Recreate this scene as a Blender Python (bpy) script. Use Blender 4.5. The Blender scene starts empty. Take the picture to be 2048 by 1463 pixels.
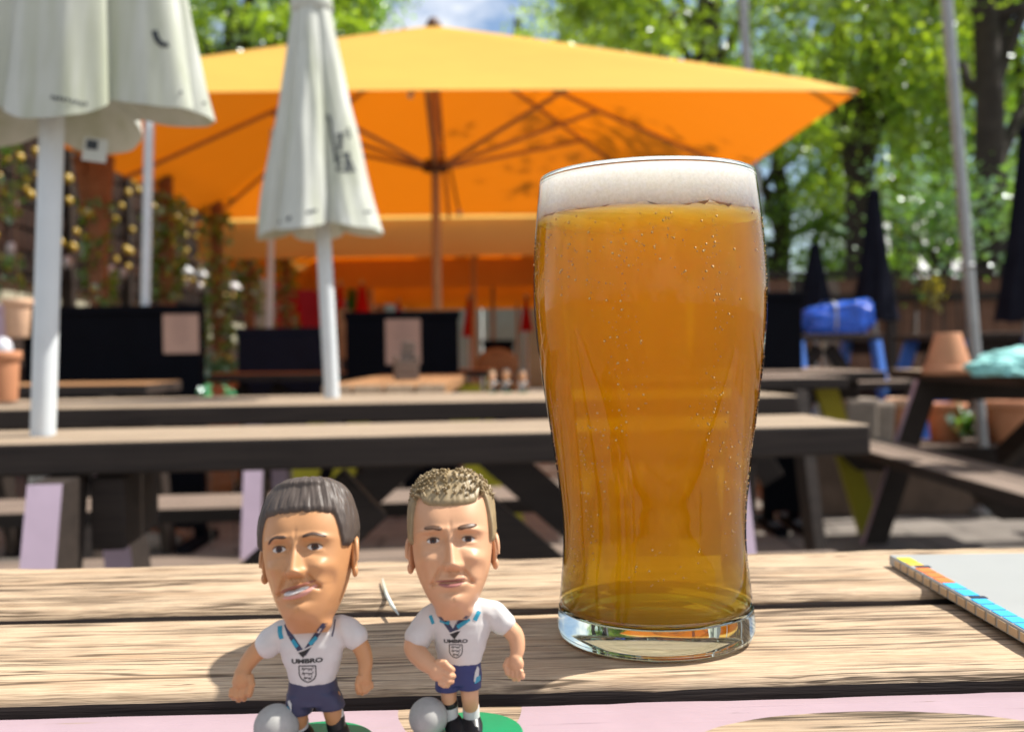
import bpy, bmesh, math, random
import numpy as np
from mathutils import Vector, Matrix, noise as mnoise
from mathutils.bvhtree import BVHTree

R = math.radians
rnd = random.Random(7)
S = bpy.context.scene
COL = S.collection
D = bpy.data

# ------------------------------------------------------------------ camera, world, sun, exposure
F_PX, CX, CY = 1950.0, 1024.0, 731.5
TABLE_Z, CAM_H = 0.75, 0.1012
CAM = Vector((0, 0, TABLE_Z + CAM_H))
cam_data = D.cameras.new('camera')
cam = D.objects.new('camera', cam_data); COL.objects.link(cam)
cam_data.sensor_width = 36.0
cam_data.lens = 36.0 * F_PX / 2048.0
cam_data.clip_start = 0.01
cam_data.clip_end = 600
CAM_ROT = Matrix.Rotation(R(90 - 0.84), 3, 'X') @ Matrix.Rotation(-0.012, 3, 'Z')
cam.matrix_world = Matrix.Translation(CAM) @ CAM_ROT.to_4x4()
cam_data.dof.use_dof = True
cam_data.dof.focus_distance = 0.296
cam_data.dof.aperture_fstop = cam_data.lens / 2.6
cam_data.dof.aperture_blades = 0
S.camera = cam

SUN_AZ_X, SUN_AZ_Y, SUN_EL = 1.0, 0.22, 55.0
hl = math.hypot(SUN_AZ_X, SUN_AZ_Y)
to_sun = Vector((SUN_AZ_X / hl * math.cos(R(SUN_EL)), SUN_AZ_Y / hl * math.cos(R(SUN_EL)), math.sin(R(SUN_EL))))

W = D.worlds.new('World'); S.world = W; W.use_nodes = True
wn, wl = W.node_tree.nodes, W.node_tree.links
wn.clear()
sky = wn.new('ShaderNodeTexSky'); sky.sky_type = 'NISHITA'; sky.sun_disc = False
sky.sun_elevation = R(SUN_EL); sky.sun_rotation = math.atan2(to_sun.x, to_sun.y)
sky.air_density = 1.0; sky.dust_density = 0.7; sky.ozone_density = 1.2
tcw = wn.new('ShaderNodeTexCoord')
mpw = wn.new('ShaderNodeMapping'); mpw.inputs['Scale'].default_value = (1, 1, 2.2)
nzw = wn.new('ShaderNodeTexNoise'); nzw.inputs['Scale'].default_value = 3.1; nzw.inputs['Detail'].default_value = 7
nzw.inputs['Roughness'].default_value = 0.58
rpw = wn.new('ShaderNodeValToRGB'); rpw.color_ramp.elements[0].position = 0.46; rpw.color_ramp.elements[1].position = 0.62
mxw = wn.new('ShaderNodeMix'); mxw.data_type = 'RGBA'
mxw.inputs['B'].default_value = (10.2, 9.9, 9.5, 1)
bgw = wn.new('ShaderNodeBackground'); bgw.inputs['Strength'].default_value = 0.098
outw = wn.new('ShaderNodeOutputWorld')
wl.new(tcw.outputs['Generated'], mpw.inputs['Vector']); wl.new(mpw.outputs['Vector'], nzw.inputs['Vector'])
wl.new(nzw.outputs['Fac'], rpw.inputs['Fac']); wl.new(rpw.outputs['Color'], mxw.inputs['Factor'])
wl.new(sky.outputs['Color'], mxw.inputs['A']); wl.new(mxw.outputs['Result'], bgw.inputs['Color'])
wl.new(bgw.outputs['Background'], outw.inputs['Surface'])

sun_d = D.lights.new('sun', 'SUN'); sun_d.energy = 5.0; sun_d.angle = R(0.5); sun_d.color = (1.0, 0.95, 0.87)
sun = D.objects.new('sun', sun_d); COL.objects.link(sun)
sun.rotation_euler = to_sun.to_track_quat('Z', 'Y').to_euler()
sun.location = (6, 1, 8)

S.view_settings.view_transform = 'Standard'; S.view_settings.look = 'None'
S.view_settings.exposure = 0.66; S.view_settings.gamma = 1.0; S.view_settings.use_curve_mapping = False
S.render.engine = 'CYCLES'
S.cycles.use_denoising = True
S.cycles.max_bounces = 18; S.cycles.transmission_bounces = 10; S.cycles.transparent_max_bounces = 16
S.cycles.diffuse_bounces = 4; S.cycles.glossy_bounces = 4; S.cycles.volume_bounces = 14
S.cycles.caustics_reflective = False; S.cycles.caustics_refractive = True
S.cycles.blur_glossy = 0.8
S.cycles.sample_clamp_indirect = 6.0

# ------------------------------------------------------------------ helpers
def ray(px, py):
    return (CAM_ROT @ Vector(((px - CX) / F_PX, -(py - CY) / F_PX, -1.0)))
def at(px, py, Y):
    d = ray(px, py); return CAM + d * (Y / d.y)
def atz(px, py, z):
    d = ray(px, py); return CAM + d * ((z - CAM.z) / d.z)

def tag(o, label=None, cat=None, group=None, kind=None):
    if label: o['label'] = label
    if cat: o['category'] = cat
    if group: o['group'] = group
    if kind: o['kind'] = kind
    return o
def thing(name, label, cat, loc=(0, 0, 0), rz=0.0, group=None, rot=None):
    o = D.objects.new(name, None); COL.objects.link(o)
    o.location = loc; o.rotation_euler = rot if rot else (0, 0, rz); o.empty_display_size = 0.05
    return tag(o, label, cat, group)
def copy_tree(o, parent=None):
    c = o.copy(); COL.objects.link(c)
    if parent is not None: c.parent = parent
    for ch in list(o.children): copy_tree(ch, c)
    return c
def mesh_of(name, verts, faces, mats, midx=None, smooth=False):
    me = D.meshes.new(name)
    me.from_pydata([tuple(v) for v in verts], [], [tuple(f) for f in faces])
    for m in (mats if isinstance(mats, (list, tuple)) else [mats]): me.materials.append(m)
    if midx is not None: me.polygons.foreach_set('material_index', np.array(midx, dtype=np.int32))
    if smooth: me.polygons.foreach_set('use_smooth', np.ones(len(me.polygons), dtype=bool))
    me.update()
    return me
def link(name, me, parent=None, loc=(0, 0, 0), rot=(0, 0, 0), scale=None):
    o = D.objects.new(name, me); COL.objects.link(o)
    o.location = loc; o.rotation_euler = rot
    if scale: o.scale = scale
    if parent is not None: o.parent = parent
    return o

class MB:
    """collects simple shapes for one mesh"""
    def __init__(s): s.v = []; s.f = []; s.m = []; s.sm = []
    def add(s, vs, fs, m=0, smooth=False):
        n = len(s.v); s.v += [Vector(v) for v in vs]
        s.f += [tuple(i + n for i in f) for f in fs]; s.m += [m] * len(fs); s.sm += [smooth] * len(fs)
        return s
    def box(s, c, d, rot=None, m=0, ch=0.0, mtop=None, mends=None):
        bm = bmesh.new(); bmesh.ops.create_cube(bm, size=1.0)
        for v in bm.verts: v.co = Vector((v.co.x * d[0], v.co.y * d[1], v.co.z * d[2]))
        if ch > 0: bmesh.ops.bevel(bm, geom=bm.edges[:], offset=ch, segments=2, profile=0.5, affect='EDGES')
        bm.normal_update()
        M = rot if rot is not None else Matrix.Identity(3)
        c = Vector(c)
        vs = [M @ v.co + c for v in bm.verts]; fs = []; ms = []
        for f in bm.faces:
            fs.append([v.index for v in f.verts])
            k = m
            if mtop is not None and f.normal.z > 0.45: k = mtop
            if mends is not None and abs(f.normal.x) > 0.8: k = mends
            ms.append(k)
        n = len(s.v); s.v += vs; s.f += [tuple(i + n for i in f) for f in fs]; s.m += ms; s.sm += [False] * len(fs)
        bm.free(); return s
    def tube(s, pts, rad, n=12, m=0, cap=True):
        pts = [Vector(p) for p in pts]
        if not isinstance(rad, (list, tuple)): rad = [rad] * len(pts)
        vs = []; fs = []
        up = None
        for i, p in enumerate(pts):
            t = (pts[min(i + 1, len(pts) - 1)] - pts[max(i - 1, 0)]).normalized()
            if up is None:
                a = Vector((0, 0, 1)) if abs(t.z) < 0.9 else Vector((1, 0, 0)); up = t.cross(a).normalized()
            else: up = (up - t * up.dot(t)).normalized()
            w = t.cross(up)
            for k in range(n):
                a = 2 * math.pi * k / n
                vs.append(p + (up * math.cos(a) + w * math.sin(a)) * rad[i])
        for i in range(len(pts) - 1):
            for k in range(n):
                fs.append((i * n + k, i * n + (k + 1) % n, (i + 1) * n + (k + 1) % n, (i + 1) * n + k))
        s.add(vs, fs, m, True)
        if cap:
            s.add(vs[:n], [tuple(range(n))[::-1]], m); s.add(vs[-n:], [tuple(range(n))], m)
        return s
    def lathe(s, prof, n=48, m=0, c=(0, 0, 0), smooth=True, mfun=None):
        c = Vector(c); vs = []; fs = []; ms = []
        for r, z in prof:
            for k in range(n):
                a = 2 * math.pi * k / n; vs.append(c + Vector((r * math.cos(a), r * math.sin(a), z)))
        for i in range(len(prof) - 1):
            for k in range(n):
                fs.append((i * n + k, i * n + (k + 1) % n, (i + 1) * n + (k + 1) % n, (i + 1) * n + k)); ms.append(m if mfun is None else mfun(i))
        n0 = len(s.v); s.v += vs; s.f += [tuple(i + n0 for i in f) for f in fs]; s.m += ms; s.sm += [smooth] * len(fs)
        return s
    def ball(s, c, r, rot=None, nu=20, nv=12, m=0):
        c = Vector(c); r = Vector(r) if isinstance(r, (tuple, list, Vector)) else Vector((r, r, r))
        M = rot if rot is not None else Matrix.Identity(3)
        vs = [c + M @ Vector((0, 0, r.z))]; fs = []
        for j in range(1, nv):
            t = math.pi * j / nv
            for i in range(nu):
                a = 2 * math.pi * i / nu
                vs.append(c + M @ Vector((r.x * math.sin(t) * math.cos(a), r.y * math.sin(t) * math.sin(a), r.z * math.cos(t))))
        vs.append(c + M @ Vector((0, 0, -r.z)))
        for i in range(nu):
            fs.append((0, 1 + i, 1 + (i + 1) % nu))
            fs.append((len(vs) - 1, 1 + (nv - 2) * nu + (i + 1) % nu, 1 + (nv - 2) * nu + i))
        for j in range(nv - 2):
            for i in range(nu):
                fs.append((1 + j * nu + i, 1 + (j + 1) * nu + i, 1 + (j + 1) * nu + (i + 1) % nu, 1 + j * nu + (i + 1) % nu))
        return s.add(vs, fs, m, True)
    def loft(s, rings, m=0, cap=True):
        n = len(rings[0]); vs = [p for r in rings for p in r]; fs = []
        for i in range(len(rings) - 1):
            for k in range(n):
                fs.append((i * n + k, i * n + (k + 1) % n, (i + 1) * n + (k + 1) % n, (i + 1) * n + k))
        s.add(vs, fs, m, True)
        if cap:
            s.add(rings[0], [tuple(range(n))[::-1]], m, True); s.add(rings[-1], [tuple(range(n))], m, True)
        return s
    def mesh(s, name, mats):
        me = mesh_of(name, s.v, s.f, mats, s.m)
        me.polygons.foreach_set('use_smooth', np.array(s.sm, dtype=bool)); me.update()
        return me
    def build(s, name, mats, parent=None, loc=(0, 0, 0), rot=(0, 0, 0)):
        return link(name, s.mesh(name, mats), parent, loc, rot)

def remesh(me, voxel, smooth=4, factor=0.5):
    """one continuous surface out of overlapping shapes"""
    o = D.objects.new('tmp', me); COL.objects.link(o)
    a = o.modifiers.new('r', 'REMESH'); a.mode = 'VOXEL'; a.voxel_size = voxel; a.use_smooth_shade = True
    if smooth:
        b = o.modifiers.new('s', 'SMOOTH'); b.iterations = smooth; b.factor = factor
    bpy.context.view_layer.update()
    dg = bpy.context.evaluated_depsgraph_get()
    out = D.meshes.new_from_object(o.evaluated_get(dg))
    D.objects.remove(o)
    return out
def set_mats(me, mats):
    me.materials.clear()
    for m in mats: me.materials.append(m)
    return me

# ------------------------------------------------------------------ materials
def newmat(name):
    m = D.materials.new(name); m.use_nodes = True
    nt = m.node_tree; nt.nodes.clear()
    o = nt.nodes.new('ShaderNodeOutputMaterial')
    return m, nt.nodes, nt.links, o
def mixrgb(n, l, fac, a, b, mode='MIX'):
    x = n.new('ShaderNodeMix'); x.data_type = 'RGBA'; x.blend_type = mode
    for key, val in (('Factor', fac), ('A', a), ('B', b)):
        if hasattr(val, 'is_linked') or hasattr(val, 'links'): l.new(val, x.inputs[key])
        elif key == 'Factor': x.inputs[key].default_value = val
        else: x.inputs[key].default_value = (*val[:3], 1)
    return x.outputs['Result']
def ramp(n, l, src, stops):
    r = n.new('ShaderNodeValToRGB')
    while len(r.color_ramp.elements) < len(stops): r.color_ramp.elements.new(0.5)
    for e, (p, c) in zip(r.color_ramp.elements, stops):
        e.position = p; e.color = (*c, 1) if isinstance(c, (tuple, list)) else (c, c, c, 1)
    l.new(src, r.inputs['Fac']); return r.outputs['Color']
def coords(n, l, scale=(1, 1, 1), loc=(0, 0, 0), kind='Object', rand=False):
    t = n.new('ShaderNodeTexCoord'); mp = n.new('ShaderNodeMapping')
    mp.inputs['Scale'].default_value = scale; mp.inputs['Location'].default_value = loc
    if rand:
        oi = n.new('ShaderNodeObjectInfo'); ad = n.new('ShaderNodeVectorMath'); ad.operation = 'ADD'
        sc = n.new('ShaderNodeVectorMath'); sc.operation = 'SCALE'; sc.inputs[0].default_value = (13.7, 7.1, 3.3)
        l.new(oi.outputs['Random'], sc.inputs['Scale']); l.new(t.outputs[kind], ad.inputs[0]); l.new(sc.outputs[0], ad.inputs[1])
        l.new(ad.outputs[0], mp.inputs['Vector'])
    else: l.new(t.outputs[kind], mp.inputs['Vector'])
    return mp.outputs['Vector']
def noise(n, l, vec, scale, detail=4, rough=0.5, dist=0.0):
    x = n.new('ShaderNodeTexNoise'); x.inputs['Scale'].default_value = scale; x.inputs['Detail'].default_value = detail
    x.inputs['Roughness'].default_value = rough; x.inputs['Distortion'].default_value = dist
    l.new(vec, x.inputs['Vector']); return x.outputs['Fac']
def bump(n, l, h, strength, dist):
    b = n.new('ShaderNodeBump'); b.inputs['Strength'].default_value = strength; b.inputs['Distance'].default_value = dist
    l.new(h, b.inputs['Height']); return b.outputs['Normal']
def pbsdf(n, l, o, base, rough=0.6, normal=None, spec=0.5, metal=0.0, **kw):
    p = n.new('ShaderNodeBsdfPrincipled')
    if hasattr(base, 'links'): l.new(base, p.inputs['Base Color'])
    else: p.inputs['Base Color'].default_value = (*base, 1)
    if hasattr(rough, 'links'): l.new(rough, p.inputs['Roughness'])
    else: p.inputs['Roughness'].default_value = rough
    p.inputs['Specular IOR Level'].default_value = spec; p.inputs['Metallic'].default_value = metal
    if normal is not None: l.new(normal, p.inputs['Normal'])
    for k, v in kw.items(): p.inputs[k.replace('_', ' ')].default_value = v
    l.new(p.outputs[0], o.inputs['Surface']); return p
def plain(name, base, rough=0.6, var=0.12, scale=8.0, bmp=0.0, spec=0.4, metal=0.0, bdist=0.002, **kw):
    """coloured surface with some unevenness of its own"""
    m, n, l, o = newmat(name)
    v = coords(n, l)
    f = noise(n, l, v, scale, 5, 0.6)
    c = ramp(n, l, f, [(0.3, tuple(x * (1 - var) for x in base)), (0.7, tuple(min(1, x * (1 + var)) for x in base))])
    nm = bump(n, l, noise(n, l, v, scale * 5, 4, 0.6), bmp, bdist) if bmp else None
    pbsdf(n, l, o, c, rough, nm, spec, metal, **kw)
    return m
def wood(name, light, mid, dark, grain=1.0, bmp=0.5, crack=0.6, paint=None, rough=0.7, knots=True, bare=None, fissure=False, warm=None):
    """weathered board, grain along local X; paint = colour of worn paint, bare = node builder for where it is gone"""
    m, n, l, o = newmat(name)
    v = coords(n, l, (1, 1, 1), rand=True)
    vg = coords(n, l, (2.2 * grain, 46 * grain, 46 * grain), rand=True)
    vf = coords(n, l, (7 * grain, 260 * grain, 260 * grain), rand=True)
    vc = coords(n, l, (1.6 * grain, 95 * grain, 95 * grain), (3, 9, 2), rand=True)
    vk = coords(n, l, (5.5 * grain, 24 * grain, 24 * grain), (1, 5, 7), rand=True)
    g1 = noise(n, l, vg, 1.0, 6, 0.62, 0.8)
    g2 = noise(n, l, vf, 1.0, 3, 0.6)
    c = ramp(n, l, g1, [(0.25, dark), (0.42, mid), (0.58, light), (0.8, tuple(min(1, x * 1.12) for x in light))])
    c = mixrgb(n, l, 0.58 if fissure else 0.42, c, ramp(n, l, g2, [(0.34, tuple(x * 0.50 for x in mid)), (0.60, tuple(min(1, x * 1.18) for x in light))]))
    big = noise(n, l, v, 9 * grain, 3, 0.6)
    c = mixrgb(n, l, ramp(n, l, big, [(0.5, 0.0), (0.72, 0.35)]), c, tuple(x * 0.85 for x in mid))
    ck = noise(n, l, vc, 1.0, 4, 0.7, 0.4)
    cr = ramp(n, l, ck, [(0.29, 1.0), (0.355, 0.0)])
    c = mixrgb(n, l, cr, c, tuple(x * 0.16 for x in dark))
    h = mixrgb(n, l, 0.35, g1, g2)
    if warm:
        wn_ = noise(n, l, coords(n, l, (9, 75, 75), (4, 4, 8), rand=True), 1.0, 4, 0.6, 0.6)
        c = mixrgb(n, l, ramp(n, l, wn_, [(0.52, 0.0), (0.70, 0.42)]), c, warm)
        gn_ = noise(n, l, coords(n, l, (9, 130, 130), (9, 1, 3), rand=True), 1.0, 5, 0.65, 0.6)
        c = mixrgb(n, l, ramp(n, l, gn_, [(0.60, 0.0), (0.74, 0.40)]), c, (0.19, 0.145, 0.11))
    if fissure:
        for (sx, sy, off, wd, m0, m1) in ((3.2, 62, 2.0, 0.022, 0.45, 0.52), (6, 170, 7.0, 0.032, 0.47, 0.54), (11, 420, 11.0, 0.055, 0.50, 0.60)):
            fn_ = noise(n, l, coords(n, l, (sx, sy, sy), (off, off * 2, off), rand=True), 1.0, 3, 0.55, 0.3)
            ab = n.new('ShaderNodeMath'); ab.operation = 'SUBTRACT'; ab.inputs[1].default_value = 0.5; l.new(fn_, ab.inputs[0])
            a2 = n.new('ShaderNodeMath'); a2.operation = 'ABSOLUTE'; l.new(ab.outputs[0], a2.inputs[0])
            li = ramp(n, l, a2.outputs[0], [(wd * .25, 1.0), (wd, 0.0)])
            mk_ = ramp(n, l, noise(n, l, coords(n, l, (7, 26, 26), (off * 3, 1, off), rand=True), 1.0, 4, 0.6), [(m0, 0.0), (m1, 1.0)])
            li = mixrgb(n, l, 1.0, li, mk_, 'MULTIPLY')
            lf = mixrgb(n, l, 1.0, li, (0.85, 0.85, 0.85), 'MULTIPLY')
            c = mixrgb(n, l, lf, c, tuple(x * 0.30 for x in dark)); h = mixrgb(n, l, lf, h, (0, 0, 0))
    h = mixrgb(n, l, cr, h, (0, 0, 0))
    if knots:
        kk = noise(n, l, vk, 1.0, 2, 0.5, 1.2)
        kf = ramp(n, l, kk, [(0.205, 1.0), (0.25, 0.0)])
        c = mixrgb(n, l, kf, c, tuple(x * 0.5 for x in dark))
        h = mixrgb(n, l, kf, h, (0.15, 0.15, 0.15))
    if paint:
        pn = noise(n, l, vg, 1.7, 6, 0.7, 0.5)
        pcol = ramp(n, l, noise(n, l, v, 30, 4, 0.6), [(0.3, tuple(x * 0.92 for x in paint)), (0.7, tuple(min(1, x * 1.05) for x in paint))])
        mask = ramp(n, l, pn, [(0.31, 0.0), (0.35, 1.0)])
        if bare is not None: mask = bare(n, l, mask)
        pc = mixrgb(n, l, cr, pcol, tuple(x * 0.3 for x in paint))
        c = mixrgb(n, l, mask, c, pc)
        h2 = mixrgb(n, l, 0.25, (0.75, 0.75, 0.75), h)
        h = mixrgb(n, l, mask, h, h2)
    nm = bump(n, l, h, bmp, 0.004 / grain)
    pbsdf(n, l, o, c, rough, nm, 0.3)
    return m
def cloth(name, refl, trans, tmix=0.5, var=0.08, scale=3.0, streak=None, sheen=0.0):
    m, n, l, o = newmat(name)
    v = coords(n, l)
    f = noise(n, l, v, scale, 5, 0.6)
    w = noise(n, l, coords(n, l, (1, 1, 1)), 420, 2, 0.5)
    a = ramp(n, l, f, [(0.3, tuple(x * (1 - var) for x in refl)), (0.7, tuple(min(1, x * (1 + var)) for x in refl))])
    if streak: a = mixrgb(n, l, ramp(n, l, noise(n, l, coords(n, l, (16, 16, 1.1)), 1.0, 4, 0.6, .3), [(0.48, 0.0), (0.70, 0.75)]), a, streak)
    d = n.new('ShaderNodeBsdfDiffuse'); l.new(a, d.inputs['Color'])
    t = n.new('ShaderNodeBsdfTranslucent'); t.inputs['Color'].default_value = (*trans, 1)
    nm = bump(n, l, w, 0.15, 0.001); l.new(nm, d.inputs['Normal'])
    x = n.new('ShaderNodeMixShader'); x.inputs['Fac'].default_value = tmix
    l.new(d.outputs[0], x.inputs[1]); l.new(t.outputs[0], x.inputs[2])
    if sheen:
        gl = n.new('ShaderNodeBsdfGlossy'); gl.inputs['Roughness'].default_value = .6; gl.inputs['Color'].default_value = (1, .95, .8, 1)
        y = n.new('ShaderNodeMixShader'); y.inputs['Fac'].default_value = sheen
        l.new(x.outputs[0], y.inputs[1]); l.new(gl.outputs[0], y.inputs[2]); x = y
    l.new(x.outputs[0], o.inputs['Surface'])
    return m
def leafmat(name, refl, trans, var=0.35, tmix=0.5, gloss=0.10):
    m, n, l, o = newmat(name)
    g = n.new('ShaderNodeNewGeometry')
    c = ramp(n, l, g.outputs['Random Per Island'], [(0.0, tuple(x * (1 - var) for x in refl)), (1.0, tuple(x * (1 + var) for x in refl))])
    c2 = ramp(n, l, g.outputs['Random Per Island'], [(0.0, tuple(x * (1 - var) for x in trans)), (1.0, tuple(min(1, x * (1 + var)) for x in trans))])
    d = n.new('ShaderNodeBsdfDiffuse'); l.new(c, d.inputs['Color'])
    t = n.new('ShaderNodeBsdfTranslucent'); l.new(c2, t.inputs['Color'])
    x = n.new('ShaderNodeMixShader'); x.inputs['Fac'].default_value = tmix
    l.new(d.outputs[0], x.inputs[1]); l.new(t.outputs[0], x.inputs[2])
    gl = n.new('ShaderNodeBsdfGlossy'); gl.inputs['Roughness'].default_value = 0.3
    gl.inputs['Color'].default_value = (0.9, 0.95, 1, 1)
    y = n.new('ShaderNodeMixShader'); y.inputs['Fac'].default_value = gloss
    l.new(x.outputs[0], y.inputs[1]); l.new(gl.outputs[0], y.inputs[2]); l.new(y.outputs[0], o.inputs['Surface'])
    return m

M = {}
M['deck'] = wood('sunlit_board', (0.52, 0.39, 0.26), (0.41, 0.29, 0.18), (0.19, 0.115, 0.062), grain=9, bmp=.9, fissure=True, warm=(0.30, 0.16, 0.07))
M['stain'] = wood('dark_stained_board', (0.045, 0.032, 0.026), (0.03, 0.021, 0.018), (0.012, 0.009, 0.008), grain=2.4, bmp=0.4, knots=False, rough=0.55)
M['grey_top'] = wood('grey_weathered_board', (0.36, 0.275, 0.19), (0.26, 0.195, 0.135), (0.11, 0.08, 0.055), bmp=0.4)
M['wall_slat'] = wood('near_black_slat', (0.030, 0.020, 0.016), (0.018, 0.012, 0.010), (0.007, 0.005, 0.004), bmp=0.3, knots=False)
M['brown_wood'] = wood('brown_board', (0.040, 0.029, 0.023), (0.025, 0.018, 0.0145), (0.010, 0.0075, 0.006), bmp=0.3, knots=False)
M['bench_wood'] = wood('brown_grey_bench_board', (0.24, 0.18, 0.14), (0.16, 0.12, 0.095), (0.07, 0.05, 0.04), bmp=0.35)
M['warm_wood'] = wood('warm_board', (0.36, 0.19, 0.085), (0.24, 0.12, 0.05), (0.10, 0.05, 0.025), bmp=0.25)
M['plank_end'] = wood('pale_plank_end', (0.70, 0.5, 0.32), (0.55, 0.37, 0.22), (0.3, 0.2, 0.12), bmp=0.25, knots=False)
M['lilac'] = plain('lilac_paint', (0.50, 0.385, 0.47), 0.55, 0.08, 14, 0.15)
M['yellow_paint'] = plain('yellow_paint', (0.36, 0.31, 0.012), 0.55, 0.1, 14, 0.15)
M['blue_paint'] = plain('blue_paint', (0.07, 0.22, 0.72), 0.55, 0.1, 14, 0.15)
M['post_wood'] = wood('orange_brown_post', (0.32, 0.165, 0.09), (0.24, 0.115, 0.06), (0.11, 0.055, 0.03), bmp=0.3, knots=False)
M['white_metal'] = plain('white_painted_metal', (0.62, 0.66, 0.68), 0.35, 0.06, 12)
M['grey_metal'] = plain('grey_metal', (0.30, 0.31, 0.31), 0.4, 0.12, 15, metal=0.3)
M['dark_metal'] = plain('brown_frame_metal', (0.10, 0.045, 0.02), 0.5, 0.1, 12)
M['pole_wood'] = wood('parasol_pole_wood', (0.50, 0.31, 0.16), (0.42, 0.25, 0.12), (0.25, 0.14, 0.07), bmp=0.1, knots=False, crack=0)
M['orange_cloth'] = cloth('orange_canvas', (0.88, 0.51, 0.085), (0.69, 0.165, 0.001), 0.42, 0.05, 1.5, sheen=.06)
M['white_cloth'] = cloth('off_white_canvas', (0.66, 0.68, 0.63), (0.55, 0.57, 0.48), 0.22, 0.07, 9, streak=(0.42, 0.45, 0.31))
M['black_cloth'] = cloth('black_canvas', (0.014, 0.015, 0.022), (0.01, 0.01, 0.015), 0.1, 0.2, 6)
M['red_cloth'] = cloth('red_canvas', (0.62, 0.03, 0.035), (0.6, 0.03, 0.03), 0.3, 0.1, 6)
M['green_cloth'] = cloth('green_canvas', (0.05, 0.22, 0.04), (0.05, 0.3, 0.04), 0.3, 0.1, 6)
M['print'] = plain('dark_print', (0.035, 0.042, 0.05), 0.7, 0.3, 40)
M['board_black'] = plain('black_board', (0.003, 0.0035, 0.006), 0.8, 0.25, 6, 0.05, spec=0.08)
M['menu_pink'] = plain('pink_menu_paper', (0.48, 0.30, 0.225), 0.7, 0.05, 9)
M['menu_ink'] = plain('faded_ink', (0.36, 0.23, 0.19), 0.8, 0.1, 20)
M['terracotta'] = plain('terracotta', (0.52, 0.23, 0.115), 0.75, 0.10, 14, 0.1)
M['terracotta_pale'] = plain('terracotta_rim', (0.66, 0.43, 0.28), 0.75, 0.10, 14, 0.1)
M['stone'] = plain('pale_stone', (0.30, 0.25, 0.20), 0.85, 0.25, 9, 0.5, bdist=0.01)
M['cream'] = plain('cream_render', (0.38, 0.365, 0.27), 0.85, 0.08, 5, 0.1)
M['tan_wall'] = plain('tan_render', (0.42, 0.29, 0.19), 0.85, 0.10, 4, 0.2)
M['grey_wall'] = plain('grey_panel', (0.34, 0.36, 0.35), 0.8, 0.10, 3, 0.2)
M['tarp'] = plain('blue_tarpaulin', (0.008, 0.10, 0.62), 0.22, 0.25, 12, 0.5, spec=0.6, bdist=0.01)
M['teal_cloth'] = plain('turquoise_cloth', (0.30, 0.66, 0.62), 0.7, 0.15, 14, 0.4, bdist=0.006)
M['leaf_a'] = leafmat('tree_leaf_fresh', (0.09, 0.19, 0.018), (0.56, 0.84, 0.03), gloss=.09)
M['leaf_b'] = leafmat('tree_leaf_deep', (0.06, 0.14, 0.015), (0.36, 0.62, 0.02), gloss=.09)
M['leaf_ivy'] = leafmat('ivy_leaf', (0.14, 0.36, 0.05), (0.28, 0.52, 0.04), gloss=0.18)
M['leaf_herb'] = leafmat('blue_green_leaf', (0.10, 0.36, 0.18), (0.14, 0.5, 0.2), gloss=0.16)
M['leaf_yellow'] = leafmat('yellow_petal', (0.60, 0.50, 0.03), (0.6, 0.5, 0.02))
M['bark'] = plain('tree_bark', (0.045, 0.037, 0.030), 0.9, 0.3, 6, 0.6, bdist=0.03)
M['bulb_yellow'] = plain('yellow_glazed_ball', (0.50, 0.33, 0.03), 0.25, 0.2, 30, spec=0.8)
M['bulb_clear'] = plain('white_glass_bulb', (0.62, 0.62, 0.66), 0.12, 0.1, 30, spec=0.8)
M['ledge'] = plain('brown_wall_block', (0.13, 0.09, 0.065), 0.85, 0.25, 9, 0.4, bdist=.008)
# ------------------------------------------------------------------ ground and terrace
def paving_mat():
    m, n, l, o = newmat('grey_paving')
    v = coords(n, l)
    f = noise(n, l, v, 2.2, 6, 0.65)
    c = ramp(n, l, f, [(0.3, (0.15, 0.13, 0.115)), (0.55, (0.23, 0.205, 0.18)), (0.75, (0.31, 0.28, 0.245))])
    br = n.new('ShaderNodeTexBrick'); br.inputs['Scale'].default_value = 1.0
    br.inputs['Color1'].default_value = (1, 1, 1, 1); br.inputs['Color2'].default_value = (0.82, 0.82, 0.82, 1)
    br.inputs['Mortar'].default_value = (0.45, 0.45, 0.45, 1); br.inputs['Mortar Size'].default_value = 0.012
    br.inputs['Brick Width'].default_value = 0.6; br.inputs['Row Height'].default_value = 0.45
    l.new(v, br.inputs['Vector'])
    c = mixrgb(n, l, 1.0, c, br.outputs['Color'], 'MULTIPLY')
    nm = bump(n, l, noise(n, l, v, 60, 5, 0.7), 0.5, 0.004)
    pbsdf(n, l, o, c, 0.85, nm, 0.25)
    return m
M['paving'] = paving_mat()
tag(link('ground', mesh_of('ground', [(-200, -40, 0), (200, -40, 0), (200, 300, 0), (-200, 300, 0)], [(0, 1, 2, 3)], M['paving'])), kind='structure')
TER_Z = 0.19
mb = MB(); mb.box((7.3, 9.6, TER_Z / 2 + 0.001), (11.6, 9.0, TER_Z), ch=0.015)
tag(mb.build('terrace', M['paving']), kind='structure')

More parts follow.
